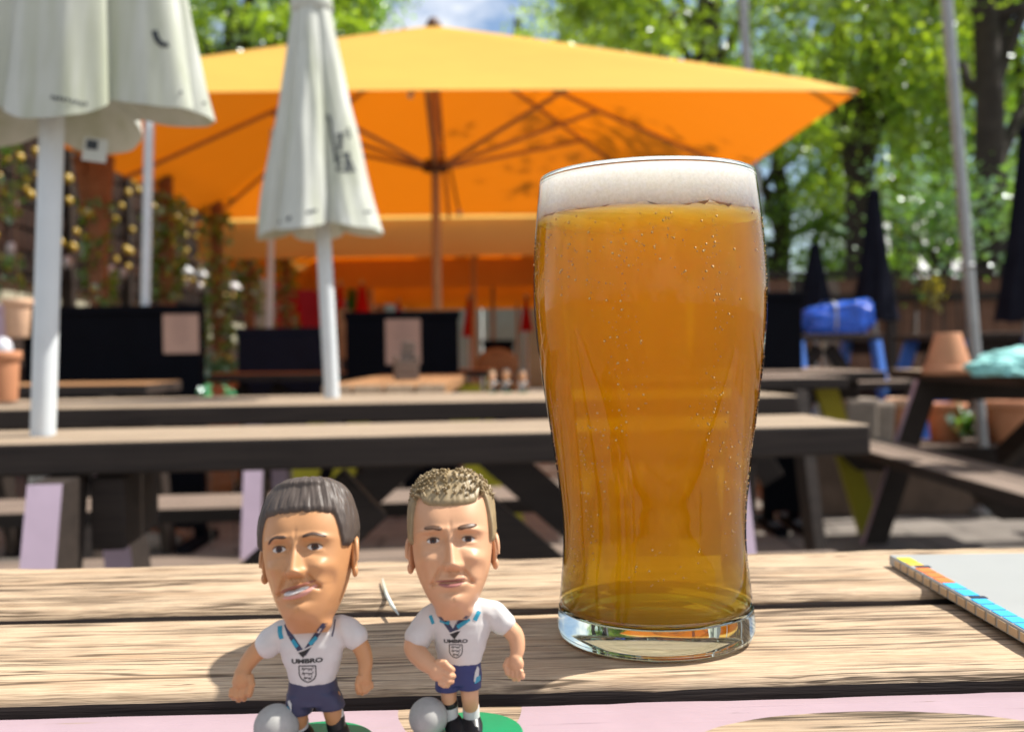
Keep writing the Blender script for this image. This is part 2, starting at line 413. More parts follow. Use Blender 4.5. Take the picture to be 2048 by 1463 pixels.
# ------------------------------------------------------------------ picnic tables
def leg_mesh(p0, p1, width, thick, mats):
    """board from p0 (top) to p1 (foot) in the local YZ plane; thin faces (which face +-Y) take material 1"""
    p0, p1 = Vector(p0), Vector(p1)
    d = (p1 - p0).normalized(); s = Vector((0, -d.z, d.y))
    if s.y < 0: s = -s
    # horizontal cuts at both ends
    k = 1.0 / max(0.3, abs(d.z)); hw = width / 2 * k
    pts = [p0 + Vector((0, -hw, 0)), p0 + Vector((0, hw, 0)), p1 + Vector((0, hw, 0)), p1 + Vector((0, -hw, 0))]
    v = [q + Vector((-thick / 2, 0, 0)) for q in pts] + [q + Vector((thick / 2, 0, 0)) for q in pts]
    f = [(0, 1, 2, 3), (7, 6, 5, 4), (0, 4, 5, 1), (1, 5, 6, 2), (2, 6, 7, 3), (3, 7, 4, 0)]
    return mesh_of('leg', v, f, mats, [0, 0, 0, 1, 0, 1])
def picnic_table(label, loc, rz, x0, x1, planks, frames, paint, top='grey_top', side='brown_wood', bench=True, bench_y=0.62,
                 thick=0.04, group='picnic tables', top_y=(0.22, 0.44), braces=True, bench_mat='bench_wood', ends=None, name='picnic_table'):
    t = thing(name, label, 'table', loc, rz, group)
    mats = [M[side], M[top], M[ends] if ends else M[side]]  # dark side faces: brown stain with shade also put into the colour
    for k, (ya, yb) in enumerate(planks):
        mb = MB(); jx = rnd.uniform(-.006, .006)
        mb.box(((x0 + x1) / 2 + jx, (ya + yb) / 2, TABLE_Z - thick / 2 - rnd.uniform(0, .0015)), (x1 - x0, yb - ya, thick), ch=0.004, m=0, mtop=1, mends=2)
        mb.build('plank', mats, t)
    ys = min(a for a, b in planks), max(b for a, b in planks); cy = (ys[0] + ys[1]) / 2
    for fx in frames:
        for sgn in (-1, 1):
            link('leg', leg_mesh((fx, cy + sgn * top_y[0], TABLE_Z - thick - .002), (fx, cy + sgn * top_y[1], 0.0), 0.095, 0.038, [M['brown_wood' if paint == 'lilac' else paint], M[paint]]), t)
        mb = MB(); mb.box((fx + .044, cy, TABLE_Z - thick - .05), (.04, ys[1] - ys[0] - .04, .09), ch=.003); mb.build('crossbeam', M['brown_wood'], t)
        if bench:
            mb = MB(); mb.box((fx + .044, cy, .36), (.04, 2 * bench_y + .18, .095), ch=.003)
            for v in mb.v:
                if v.z < .35: v.y = cy + (v.y - cy) * .86
            mb.build('bench_beam', M['brown_wood'], t)
    if bench:
        for sgn in (-1, 1):
            for q in (-1, 1):
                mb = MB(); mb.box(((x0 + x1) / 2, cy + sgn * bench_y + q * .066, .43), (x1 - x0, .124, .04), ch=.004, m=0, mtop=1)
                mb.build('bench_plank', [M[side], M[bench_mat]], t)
    if braces and len(frames) == 2:
        mx = (frames[0] + frames[1]) / 2
        for fx in frames:
            a, b = Vector((mx + (fx - mx) * .12, cy, TABLE_Z - thick - .045)), Vector((fx - (fx - mx) * .06, cy, .37))
            L = (b - a).length; ang = math.atan2(b.z - a.z, b.x - a.x)
            mb = MB(); mb.box((a + b) / 2, (L, .045, .085), Matrix.Rotation(-ang, 3, 'Y'), ch=.003); mb.build('brace', M['brown_wood'], t)
    return t

# near table with its sunlit boards (front board painted pink)
def near_bare(n, l, mask):
    """places on the pink board where the paint has worn off (board coordinates)"""
    t = n.new('ShaderNodeTexCoord')
    def blob(cx, cy, rx, ry, soft):
        mp = n.new('ShaderNodeMapping'); mp.inputs['Location'].default_value = (-cx / rx, -cy / ry, 0); mp.inputs['Scale'].default_value = (1 / rx, 1 / ry, 0)
        l.new(t.outputs['Object'], mp.inputs['Vector'])
        nz = n.new('ShaderNodeTexNoise'); nz.inputs['Scale'].default_value = 55; nz.inputs['Detail'].default_value = 6; l.new(t.outputs['Object'], nz.inputs['Vector'])
        ln = n.new('ShaderNodeVectorMath'); ln.operation = 'LENGTH'; l.new(mp.outputs[0], ln.inputs[0])
        ad = n.new('ShaderNodeMath'); ad.operation = 'MULTIPLY_ADD'; ad.inputs[1].default_value = soft; l.new(nz.outputs['Fac'], ad.inputs[0]); l.new(ln.outputs['Value'], ad.inputs[2])
        return ramp(n, l, ad.outputs[0], [(0.985, 0.0), (1.0, 1.0)]) if False else ad.outputs[0]
    for args in ((-0.0045, 0.2795, 0.0185, 0.034, 0.10), (0.105, 0.243, 0.052, 0.0235, 0.07), (-0.45, 0.25, 0.09, 0.02, 0.3), (0.46, 0.27, 0.1, 0.02, 0.3)):
        d = blob(*args)
        gt = n.new('ShaderNodeMath'); gt.operation = 'GREATER_THAN'; gt.inputs[1].default_value = 1.0; l.new(d, gt.inputs[0])
        mu = n.new('ShaderNodeMath'); mu.operation = 'MULTIPLY'; l.new(mask, mu.inputs[0]); l.new(gt.outputs[0], mu.inputs[1]); mask = mu.outputs[0]
    return mask
M['pink_board'] = wood('pink_painted_board', (0.43, 0.32, 0.215), (0.33, 0.235, 0.15), (0.15, 0.10, 0.06), grain=5.0, fissure=True, bmp=0.5, paint=(0.375, 0.275, 0.305), bare=near_bare, rough=0.5)
near = thing('picnic_table', 'sunlit bare wood picnic table in front with one pink painted board', 'table', (0, 0, 0), R(2.4), 'picnic tables')
def board_grid(y0, y1, x0, x1, thick, zoff, mats, wav, seed):
    """board with slightly wavy, worn edges"""
    nx, prof = 220, []
    r = 0.0035
    prof = [(y0, -thick), (y0, -r), (y0 + r * .35, -r * .35), (y0 + r, 0)]
    nseg = 14
    for i in range(1, nseg): prof.append((y0 + r + (y1 - y0 - 2 * r) * i / nseg, 0))
    prof += [(y1 - r, 0), (y1 - r * .35, -r * .35), (y1, -r), (y1, -thick)]
    vs, fs, ms = [], [], []
    npf = len(prof)
    for i in range(nx + 1):
        x = x0 + (x1 - x0) * i / nx
        for j, (y, z) in enumerate(prof):
            e = mnoise.noise((x * 26, seed, 0)) * wav + mnoise.noise((x * 120, seed, 3)) * wav * .35
            e2 = mnoise.noise((x * 30, seed + 9, 0)) * wav
            w0 = max(0, 1 - (y - y0) / .012); w1 = max(0, 1 - (y1 - y) / .012)
            dz = mnoise.noise((x * 9, y * 60, seed)) * .0006
            vs.append((x, y + e * w0 * .6 + e2 * w1 * .6, zoff + z + (dz if z == 0 else 0) - abs(e) * .6 * max(w0, w1) * (1 if z > -thick else 0)))
    for i in range(nx):
        for j in range(npf):
            a, b = i * npf + j, i * npf + (j + 1) % npf
            fs.append((a, b, b + npf, a + npf)); ms.append(1 if 2 <= j < npf - 3 else (2 if j in (0, npf - 2, npf - 1) else 1))
    fs.append(tuple(range(npf))[::-1]); ms.append(2); fs.append(tuple(range(nx * npf, nx * npf + npf))); ms.append(2)
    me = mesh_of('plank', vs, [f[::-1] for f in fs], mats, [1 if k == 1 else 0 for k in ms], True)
    return me
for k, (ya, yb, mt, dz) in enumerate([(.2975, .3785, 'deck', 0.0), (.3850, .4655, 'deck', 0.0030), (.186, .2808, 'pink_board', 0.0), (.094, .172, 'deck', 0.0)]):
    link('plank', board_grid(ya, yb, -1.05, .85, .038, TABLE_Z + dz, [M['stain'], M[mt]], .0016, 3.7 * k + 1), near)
for fx in (-.75, .55):
    for sgn in (-1, 1):
        link('leg', leg_mesh((fx, .28 + sgn * .17, TABLE_Z - .04), (fx, .28 + sgn * .34, 0), .095, .042, [M['brown_wood'], M['lilac']]), near)
    mb = MB(); mb.box((fx + .044, .28, TABLE_Z - .086), (.04, .36, .09), ch=.003); mb.build('crossbeam', M['brown_wood'], near)

# second table (narrow top), third table, right table and those beyond
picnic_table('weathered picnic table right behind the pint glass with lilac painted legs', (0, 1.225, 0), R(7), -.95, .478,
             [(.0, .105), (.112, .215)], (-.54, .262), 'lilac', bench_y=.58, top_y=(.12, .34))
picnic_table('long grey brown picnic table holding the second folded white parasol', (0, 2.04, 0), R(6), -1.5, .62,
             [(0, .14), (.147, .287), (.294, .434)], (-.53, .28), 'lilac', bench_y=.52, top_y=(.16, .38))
tr = picnic_table('brown picnic table standing at right with a clay pot and turquoise cloth on it', (2.1, 3.6, 0), R(90), -1.15, .92,
             [(-.35, -.215), (-.208, -.073), (-.066, .066), (.073, .208), (.215, .35)], (-.62, .62), 'lilac', bench_y=.60, top_y=(.30, .54))
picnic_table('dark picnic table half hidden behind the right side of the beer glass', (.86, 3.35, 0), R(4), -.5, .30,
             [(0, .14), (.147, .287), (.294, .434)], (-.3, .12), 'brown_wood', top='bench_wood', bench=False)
picnic_table('picnic table with mustard yellow legs at the foot of the terrace', (1.25, 4.72, 0), R(90), -.55, .45,
             [(-.35, -.18), (-.17, .0), (.01, .18), (.19, .35)], (-.3, .25), 'yellow_paint', top='bench_wood', bench=False, top_y=(.16, .37), braces=False)
picnic_table('warm brown plank table with pale board ends under the orange parasol', (-.415, 3.85, 0), R(90), -.70, .75,
             [(-.20, -.104), (-.098, -.002), (.004, .100), (.106, .20)], (-.5, .5), 'yellow_paint', top='warm_wood', side='warm_wood', ends='plank_end', bench=False)  # light on the board ends is put into their paler colour
picnic_table('low lit brown table in front of the left black screen', (-1.72, 3.55, 0), R(2), -.55, .38,
             [(0, .14), (.147, .287), (.294, .434)], (-.4, .25), 'brown_wood', top='warm_wood', bench=False)
picnic_table('brown table beside the wooden chair and the ivy post', (-1.75, 5.2, 0), R(0), -.35, 1.05,
             [(0, .14), (.147, .287), (.294, .434)], (-.2, .9), 'brown_wood', top='warm_wood', bench=False)
picnic_table('brown table at the foot of the second orange parasol', (-.30, 5.55, 0), R(0), -.25, .22,
             [(0, .14), (.147, .287), (.294, .434)], (-.2, .17), 'yellow_paint', top='warm_wood', bench=False)
picnic_table('terrace table with blue legs carrying the blue tarpaulin bundle', (2.02, 6.35, TER_Z), R(5), -.42, .42,
             [(0, .14), (.147, .287), (.294, .434)], (-.16, .36), 'blue_paint', top='bench_wood', bench_y=.5)
picnic_table('terrace table with blue legs behind the upturned clay pot', (3.25, 7.0, TER_Z), R(84), -.7, .75,
             [(-.3, -.16), (-.15, -.01), (0, .14), (.15, .29)], (-.55, .5), 'blue_paint', top='bench_wood', bench_y=.5)
picnic_table('terrace table with blue legs behind the turquoise cloth', (3.95, 6.6, TER_Z), R(80), -.8, .8,
             [(-.3, -.16), (-.15, -.01), (0, .14), (.15, .29)], (-.55, .5), 'blue_paint', top='grey_top', bench_y=.5)

# ------------------------------------------------------------------ orange parasols
def big_parasol(label, loc, half, hd, edge_z, apex_z, rz, valance, pole_r=.030):
    t = thing('orange_parasol', label, 'parasol', loc, rz, 'open orange parasols')
    # canopy: four panels with a slight sag, closed hips
    N = 12; vs, fs = [], []
    def P(a, b):
        x, y = a * half, b * hd
        r = max(abs(a), abs(b)); rr = r ** 1.02
        z = apex_z - (apex_z - edge_z) * rr
        u = min(abs(a), abs(b)) / max(r, 1e-6)
        z -= .035 * math.sin(math.pi * min(1, r)) * (1 - u ** 2)
        if r > .999: z += .03 * (1 - (u - 0.0) ** 2) * 0.6 - .02
        return Vector((x, y, z))
    for j in range(2 * N + 1):
        for i in range(2 * N + 1): vs.append(P((i - N) / N, (j - N) / N))
    w = 2 * N + 1
    for j in range(2 * N):
        for i in range(2 * N):
            a, b, c, d = j * w + i, j * w + i + 1, (j + 1) * w + i + 1, (j + 1) * w + i
            fs += [(a, b, c), (a, c, d)] if (i < N) == (j < N) else [(a, b, d), (b, c, d)]
    cn = link('canopy', mesh_of('canopy', vs, fs, M['orange_cloth'], None, True), t)
    if valance:
        vv, ff = [], []
        ring = [(i - N, -N) for i in range(0, 2 * N)] + [(N, j - N) for j in range(0, 2 * N)] + [(N - i, N) for i in range(0, 2 * N)] + [(-N, N - j) for j in range(0, 2 * N)]
        for i, j in ring:
            p = P(i / N, j / N); q = p * 1; q.x *= 1.004; q.y *= 1.004
            wv = .012 * math.sin(i * 1.9 + j * 2.3)
            vv += [q, q + Vector((wv, wv, -valance))]
        n = len(ring)
        for k in range(n): ff.append((2 * k, 2 * ((k + 1) % n), 2 * ((k + 1) % n) + 1, 2 * k + 1))
        link('valance', mesh_of('valance', vv, ff, M['orange_cloth'], None, True), t)
    mb = MB(); mb.tube([(0, 0, 0), (0, 0, apex_z + .02)], pole_r, 20); mb.build('pole', M['pole_wood'], t)
    mb = MB(); mb.lathe([(.0, .0), (.30, 0), (.30, .06), (.06, .09), (.05, .25), (.0, .25)], 28); mb.build('base', M['stone'], t)
    hz = edge_z + .04
    mb = MB(); mb.lathe([(pole_r, hz - .04), (.085, hz - .035), (.085, hz + .03), (pole_r, hz + .035)], 20); mb.build('hub', M['dark_metal'], t)
    mb = MB(); mb.lathe([(pole_r, apex_z - .10), (.07, apex_z - .095), (.07, apex_z - .045), (pole_r, apex_z - .04)], 20); mb.build('crown_hub', M['dark_metal'], t)
    for a, b in ((1, 1), (1, -1), (-1, 1), (-1, -1), (1, 0), (-1, 0), (0, 1), (0, -1)):
        e = P(a * .992, b * .992); m_ = P(a * .52, b * .52); z = Vector((0, 0, .030))
        mb = MB(); mb.tube([Vector((a * .05, b * .05, apex_z - .07)), m_ - z, e - z], .014, 8); rb = mb.build('rib', M['pole_wood'], t)
        mb = MB(); mb.tube([Vector((a * .07, b * .07, hz)), m_ - z * 1.4], .014, 8); mb.build('strut', M['pole_wood'], rb)
    mb = MB(); mb.lathe([(0, apex_z + .05), (.03, apex_z + .045), (.055, apex_z + .0), (.05, apex_z - .02)], 18); mb.build('finial', M['dark_metal'], t)
    return t
EDGE = CAM.z + 1.19
u1 = big_parasol('nearest big square orange parasol spread over the tables', (-.49, 6.45, 0), 2.05, 2.02, EDGE, CAM.z + 2.15, R(1.2), 0)
u2 = big_parasol('second orange parasol with hanging valance behind the nearest one', (-.42, 10.9, 0), 2.4, 2.1, EDGE + .02, CAM.z + 1.95, R(.6), .34)
u3 = big_parasol('third orange parasol further back behind the white folded parasol', (-.28, 14.9, 0), 2.35, 2.1, EDGE + .03, CAM.z + 1.95, R(.6), .36)
u4 = big_parasol('farthest orange parasol low in the row', (.12, 19.2, 0), 2.4, 2.1, EDGE + .05, CAM.z + 1.95, R(.6), .30)
# cord with a small pull weight hanging from the nearest parasol's hub
mb = MB(); mb.tube([(.10, -.02, EDGE + .02), (.125, -.03, EDGE - .12), (.15, -.03, EDGE - .25)], .008, 8)
pc = mb.build('pull_cord', M['dark_metal'], u1)
mb = MB(); mb.ball((.155, -.03, EDGE - .275), .022); mb.build('toggle', M['plank_end'], pc)

# ------------------------------------------------------------------ folded parasols
def folded_canopy(zb, zt, r_bot, r_top, folds, seed, n=144, m=44, tipcap=True, depth=.28, elong=1.0, belly=1.0, scal=.016):
    """pleated closed canopy: profile between zb and zt, folds as soft lobes; returns verts, faces"""
    rg = random.Random(seed)
    ph = [rg.uniform(-.35, .35) for _ in range(folds)]; am = [rg.uniform(.6, 1.2) for _ in range(folds)]
    vs, fs = [], []
    for j in range(m + 1):
        t = j / m
        for i in range(n):
            a = 2 * math.pi * i / n
            k = a / (2 * math.pi) * folds; ki = int(k) % folds; fr = k - int(k)
            lobe = abs(math.sin(math.pi * fr)) ** .7
            A = am[ki] * depth * (1 - .65 * t)
            r0 = r_bot + (r_top - r_bot) * t ** belly
            r = r0 * (1 - A * .6 + A * lobe)
            r *= 1 + .04 * mnoise.noise((math.cos(a) * 2, math.sin(a) * 2, t * 3 + seed)) + (.085 * mnoise.noise((a * 3.2, t * 1.6, seed)) + .05 * mnoise.noise((a * 7.5 + t * 2, t * 3.5, seed + 2))) * min(1, min(a, 2 * math.pi - a) * 3)
            z = zb + (zt - zb) * t
            if t < .2: z -= (1 - t / .2) * scal * (lobe * am[ki] - .5) 
            tw = .25 * t
            vs.append(Vector((r * math.cos(a + tw) * elong, r * math.sin(a + tw), z)))
    for j in range(m):
        for i in range(n): fs.append((j * n + i, j * n + (i + 1) % n, (j + 1) * n + (i + 1) % n, (j + 1) * n + i))
    return vs, fs
def folded_parasol(label, base, lean, zb, zt, r_bot, r_top, pole_r, pole_bot, mat, polemat, folds=6, seed=1, group='folded parasols', elong=1.0, depth=.28, belly=1.0, name='folded_parasol', tip=None, plain_tip=True, scal=.016, hem_tilt=0.0):
    t = thing(name, label, 'parasol', base, 0, group, rot=lean)
    vs, fs = folded_canopy(zb, zt, r_bot, r_top, folds, seed, elong=elong, depth=depth, belly=belly, scal=scal)
    for v in vs:
        if v.x > 0: v.z += hem_tilt * v.x * max(0, 1 - (v.z - zb) / .5)
    me = mesh_of('canopy', vs, fs, M[mat], None, True)
    c = link('canopy', me, t)
    # hem: thickened lower edge, inner lining
    n = 144
    inner = [Vector((v.x * .93, v.y * .93, v.z + .004)) for v in vs[:n]]
    deep = [Vector((v.x * .35, v.y * .35, v.z + .10 * r_bot / .11)) for v in vs[:n]]
    hv = vs[:n] + inner + deep
    hf = [(n + i, n + (i + 1) % n, (i + 1) % n, i) for i in range(n)] + [(2 * n + i, 2 * n + (i + 1) % n, n + (i + 1) % n, n + i) for i in range(n)]
    link('lining', mesh_of('lining', hv, hf, M[mat], None, True), t)
    mb = MB(); mb.tube([(0, 0, pole_bot), (0, 0, zt + .02)], pole_r, 24); mb.build('pole', M[polemat], t)
    if plain_tip:
        mb = MB(); mb.lathe([(r_top * 1.05, zt - .02), (r_top * 1.25, zt - .012), (r_top * 1.15, zt + .02), (r_top * .6, zt + .05), (0.0, zt + .06)], 24); mb.build('cap', M[tip or mat], t)
    return t, c
def print_on(canopy, parent, marks, mat):
    """printed marks wrapped on a folded canopy, seen from the front: marks = list of polygons in local x,z"""
    bvh = BVHTree.FromPolygons([v.co for v in canopy.data.vertices], [tuple(p.vertices) for p in canopy.data.polygons])
    mb = MB()
    for poly in marks:
        bm = bmesh.new(); vv = [bm.verts.new((x, 0, z)) for x, z in poly]; bm.faces.new(vv)
        bmesh.ops.triangulate(bm, faces=bm.faces[:]); bmesh.ops.subdivide_edges(bm, edges=bm.edges[:], cuts=3, use_grid_fill=True)
        bm.verts.ensure_lookup_table(); vs = []; ok = True
        for v in bm.verts:
            h = bvh.ray_cast(Vector((v.co.x, -2, v.co.z)), Vector((0, 1, 0)))
            if h[0] is None: ok = False; break
            vs.append(h[0] + Vector((0, -.0012, 0)))
        if ok and max(v.y for v in vs) - min(v.y for v in vs) < .03: mb.add(vs, [[v.index for v in f.verts] for f in bm.faces])
        bm.free()
    return tag(mb.build('print', M[mat], parent), kind='stuff')
def quad_stroke(x0, z0, x1, z1, w):
    d = Vector((x1 - x0, z1 - z0)); d.normalize(); p = Vector((-d.y, d.x)) * w / 2
    return [(x0 + p.x, z0 + p.y), (x0 - p.x, z0 - p.y), (x1 - p.x, z1 - p.y), (x1 + p.x, z1 + p.y)]

# left folded parasol (close), pole standing on the second table
b = atz(86, 869, TABLE_Z)
pt = at(118, 262, b.y + .02)
lean_y = math.atan2(pt.x - b.x, pt.z - b.z)
zc = lambda py: at(110, py, b.y).z - b.z
pl, can = folded_parasol('close folded white parasol at upper left, its canopy hanging loose and wide', b, (0, lean_y, 0), zc(256), zc(256) + .96, .078, .019, .0155, -.12,
    'white_cloth', 'white_metal', folds=7, seed=5, depth=.42, elong=2.40, belly=.9, scal=.03, hem_tilt=.16)
def lp(px, py):  # local x,z on the canopy for a print spot
    q = at(px, py, b.y - .16) - b; return (q.x * math.cos(lean_y) - q.z * math.sin(lean_y), q.z * math.cos(lean_y) + q.x * math.sin(lean_y))
def strokes(pts, w): return [quad_stroke(*pts[i], *pts[i + 1], w) for i in range(len(pts) - 1)]
mk = []
mk += strokes([lp(234, -6), lp(238, 10), lp(246, 22), lp(256, 27), lp(264, 24)], .007)
mk += strokes([lp(200, 166), lp(206, 158), lp(210, 170), lp(202, 176)], .005)
for k in range(6): mk += strokes([lp(226 + k * 10, 168 + (k % 2) * 3), lp(232 + k * 10, 167)], .005)
for k in range(9): mk += strokes([lp(40 + k * 8, 160 + k * 1.2 + (k % 2) * 3), lp(45 + k * 8, 160 + k * 1.2)], .004)
for k in range(7): mk += strokes([lp(290 + k * 9, 130 - k * 1.4 + (k % 2) * 2), lp(295 + k * 9, 129 - k * 1.4)], .003)
print_on(can, pl, mk, 'print')
# care label hanging below its hem
mb = MB(); mb.box((0, 0, -.014), (.030, .0008, .030), m=0); mb.box((-.004, -.0008, -.008), (.014, .0006, .012), m=1)
lb = at(192, 285, b.y - .02) - b
mb.build('care_label', [M['white_cloth'], M['print']], pl, loc=(lb.x - lb.z * math.sin(lean_y), lb.y, lb.z + .008), rot=(0, .08, .1))

# second folded parasol on the third table
b2 = atz(664, 794, TABLE_Z)
pt2 = at(622, 0, b2.y); lean2 = math.atan2(pt2.x - b2.x, pt2.z - b2.z)
zc2 = lambda py: (at(640, py, b2.y).z - b2.z)
pl2, can2 = folded_parasol('slim folded white parasol with dark script print in front of the orange one', b2, (0, lean2, 0), zc2(462), zc2(10), .128, .040, .0175, -.12,
    'white_cloth', 'white_metal', folds=5, seed=12, depth=.50, belly=.92, scal=.022)
def lp2(px, py):
    q = at(px, py, b2.y - .09) - b2; return (q.x * math.cos(lean2) - q.z * math.sin(lean2), q.z * math.cos(lean2) + q.x * math.sin(lean2))
mk = []
mk += strokes([lp2(651, 224), lp2(657, 240), lp2(660, 262), lp2(668, 300), lp2(672, 325)], .007)
mk += strokes([lp2(680, 262), lp2(678, 300)], .009) + strokes([lp2(692, 250), lp2(696, 272)], .005)
mk += strokes([lp2(668, 268), lp2(688, 262)], .004) + strokes([lp2(668, 312), lp2(688, 306)], .005)
mk += strokes([lp2(693, 302), lp2(694, 340)], .010) + strokes([lp2(672, 338), lp2(682, 330), lp2(676, 316)], .006)
mk += strokes([lp2(674, 341), lp2(704, 340)], .004) + strokes([lp2(697, 318), lp2(708, 340)], .004)
mk += strokes([lp2(573, 270), lp2(570, 320), lp2(562, 360)], .010) + strokes([lp2(566, 300), lp2(577, 338)], .006)
mk += strokes([lp2(560, 444), lp2(568, 448)], .006) + strokes([lp2(584, 446), lp2(592, 440)], .007)
mk += strokes([lp2(622, 432), lp2(640, 424), lp2(662, 420)], .006) + strokes([lp2(728, 424), lp2(744, 420)], .005)
print_on(can2, pl2, mk, 'print')
for k, (px, pyb, Y, lab) in enumerate([(272, 612, 4.4, 'thin white pole rising behind the left black screen'), (528, 656, 6.3, 'thin white pole rising behind the middle navy black screen')]):
    p = at(px, pyb, Y); q = at(px + 6, 330, Y)
    t = thing('parasol_pole', lab, 'pole', (p.x, p.y, 0), 0, 'white poles', rot=(0, math.atan2(q.x - p.x, q.z - p.z), 0))
    mb = MB(); mb.tube([(0, 0, .05), (0, 0, 2.3)], .021, 16); mb.build('shaft', M['white_metal'], t)
    mb = MB(); mb.lathe([(0, 0), (.2, 0), (.2, .05), (.03, .07), (.03, .2), (0, .2)], 20); mb.build('foot', M['stone'], t)
# dark folded parasols at right, red and green ones far away
def far_parasol(px, py_top, py_bot, wpx, Y, label, mat, z0, polemat='grey_metal', group='dark folded parasols', tip=None, seed=3, folds=6):
    w = wpx / F_PX * Y / 2
    p = at(px, py_top, Y); q = at(px, py_bot, Y)
    return folded_parasol(label, (p.x, Y, z0), (0, 0, 0), q.z - z0, p.z - z0 - .05, w * .95, w * .22, .02, 0, mat, polemat, folds=folds, seed=seed, group=group, belly=.8, tip=tip)
far_parasol(1748, 378, 640, 92, 7.9, 'tall black folded parasol in the middle of the terrace', 'black_cloth', TER_Z, seed=4)
far_parasol(1630, 486, 640, 84, 9.2, 'smaller black folded parasol left of the tall one on the terrace', 'black_cloth', TER_Z, seed=8)
pr, cr_ = far_parasol(2052, 250, 640, 112, 5.9, 'black folded parasol with white lettering at the right edge', 'black_cloth', TER_Z, seed=6)
pb = Vector((pr.location.x, pr.location.y, pr.location.z))
def lp3(px, py):
    q = at(px, py, 5.75) - pb; return (q.x, q.z)
M['white_print'] = plain('white_print', (0.75, 0.75, 0.78), 0.6, 0.05, 20)
mk = []
for k in range(5): mk += strokes([lp3(2004 + k * 4, 528 + k * 13), lp3(2011 + k * 4, 532 + k * 13), lp3(2006 + k * 4, 538 + k * 13)], .010)
print_on(cr_, pr, mk, 'white_print')
for px, yt, yb_, w, Y, lab, mat in ((938, 588, 672, 30, 13.2, 'red folded parasol with pale tip right of the second orange parasol pole', 'red_cloth'),
        (1052, 588, 662, 28, 13.6, 'red folded parasol next to the left rim of the glass', 'red_cloth'),
        (724, 560, 628, 34, 12.6, 'red folded parasol above the right black screen', 'red_cloth'),
        (680, 560, 660, 32, 12.0, 'red folded parasol beside the slim white pole', 'red_cloth'),
        (797, 596, 634, 20, 14.2, 'small red folded parasol peeking over the menu board', 'red_cloth'),
        (592, 560, 660, 26, 13.0, 'red folded parasol between the ivy posts', 'red_cloth'),
        (702, 556, 628, 26, 13.8, 'green folded parasol between two red ones', 'green_cloth')):
    far_parasol(px, yt, yb_, w, Y, lab, mat, 0, 'white_metal', 'far folded parasols', 'white_cloth', seed=int(px))
# grey poles on the right
def grey_pole(label, x0, y0, x1, y1, Y, r, z0, mat='grey_metal'):
    a, b_ = at(x0, y0, Y), at(x1, y1, Y); d = (a - b_) / (a.z - b_.z)
    foot = b_ + d * (z0 - b_.z)
    t = thing('lamp_pole', label, 'pole', foot, 0, 'grey poles')
    mb = MB(); mb.tube([(0, 0, .03), d * (3.3 if r < .04 else 5.2)], r, 20); mb.build('shaft', M[mat], t)
    mb = MB(); mb.lathe([(0, .0), (r * 3, 0), (r * 3, .03), (r * 1.4, .05), (r, .05)], 20); mb.build('foot_plate', M[mat], t)
    for z in (1.25, 2.6):
        mb = MB(); mb.lathe([(r, -.012), (r * 1.18, -.012), (r * 1.18, .012), (r, .012)], 20, c=d * z); mb.build('clamp_ring', M[mat], t)
    return t
grey_pole('leaning grey pole behind the brown table at right', 1893, 0, 1952, 740, 4.9, .029, 0)
grey_pole('grey pole just right of the beer glass', 1508, 330, 1526, 600, 9.2, .045, 0)
# ------------------------------------------------------------------ leaves
def leaf_cloud(points, size, rg, aspect=0.62, fold=0.25, sizevar=.35, up=0.0):
    """one bent leaf (two quads) per point"""
    P_ = np.array(points, dtype=np.float32); n = len(P_)
    a = rg.normal(size=(n, 3)); a[:, 2] *= .7; a /= np.linalg.norm(a, axis=1)[:, None]
    nb = rg.normal(size=(n, 3)); nb[:, 2] += up
    b_ = np.cross(nb, a); b_ /= np.linalg.norm(b_, axis=1)[:, None]
    c = np.cross(a, b_)
    s = size * (1 + sizevar * rg.uniform(-1, 1, size=(n, 1)))
    L, Wd = a * s, b_ * s * aspect * .5
    lift = c * s * fold * .5
    v = np.stack([P_ - L * .5, P_ - L * .05 + Wd + lift, P_ + L * .5, P_ - L * .05 - Wd + lift], axis=1).reshape(-1, 3)
    i = np.arange(n)[:, None] * 4
    f = np.concatenate([i + np.array([[0, 1, 2]]), i + np.array([[0, 2, 3]])], axis=1).reshape(-1, 3)
    return v, f
def np_mesh(name, v, f, mat):
    me = D.meshes.new(name); nv, nf = len(v), len(f)
    me.vertices.add(nv); me.vertices.foreach_set('co', np.asarray(v, dtype=np.float32).ravel())
    me.loops.add(nf * 3); me.loops.foreach_set('vertex_index', np.asarray(f, dtype=np.int32).ravel())
    me.polygons.add(nf); me.polygons.foreach_set('loop_start', np.arange(nf, dtype=np.int32) * 3)
    me.polygons.foreach_set('loop_total', np.full(nf, 3, dtype=np.int32))
    me.materials.append(mat); me.update(calc_edges=True); return me
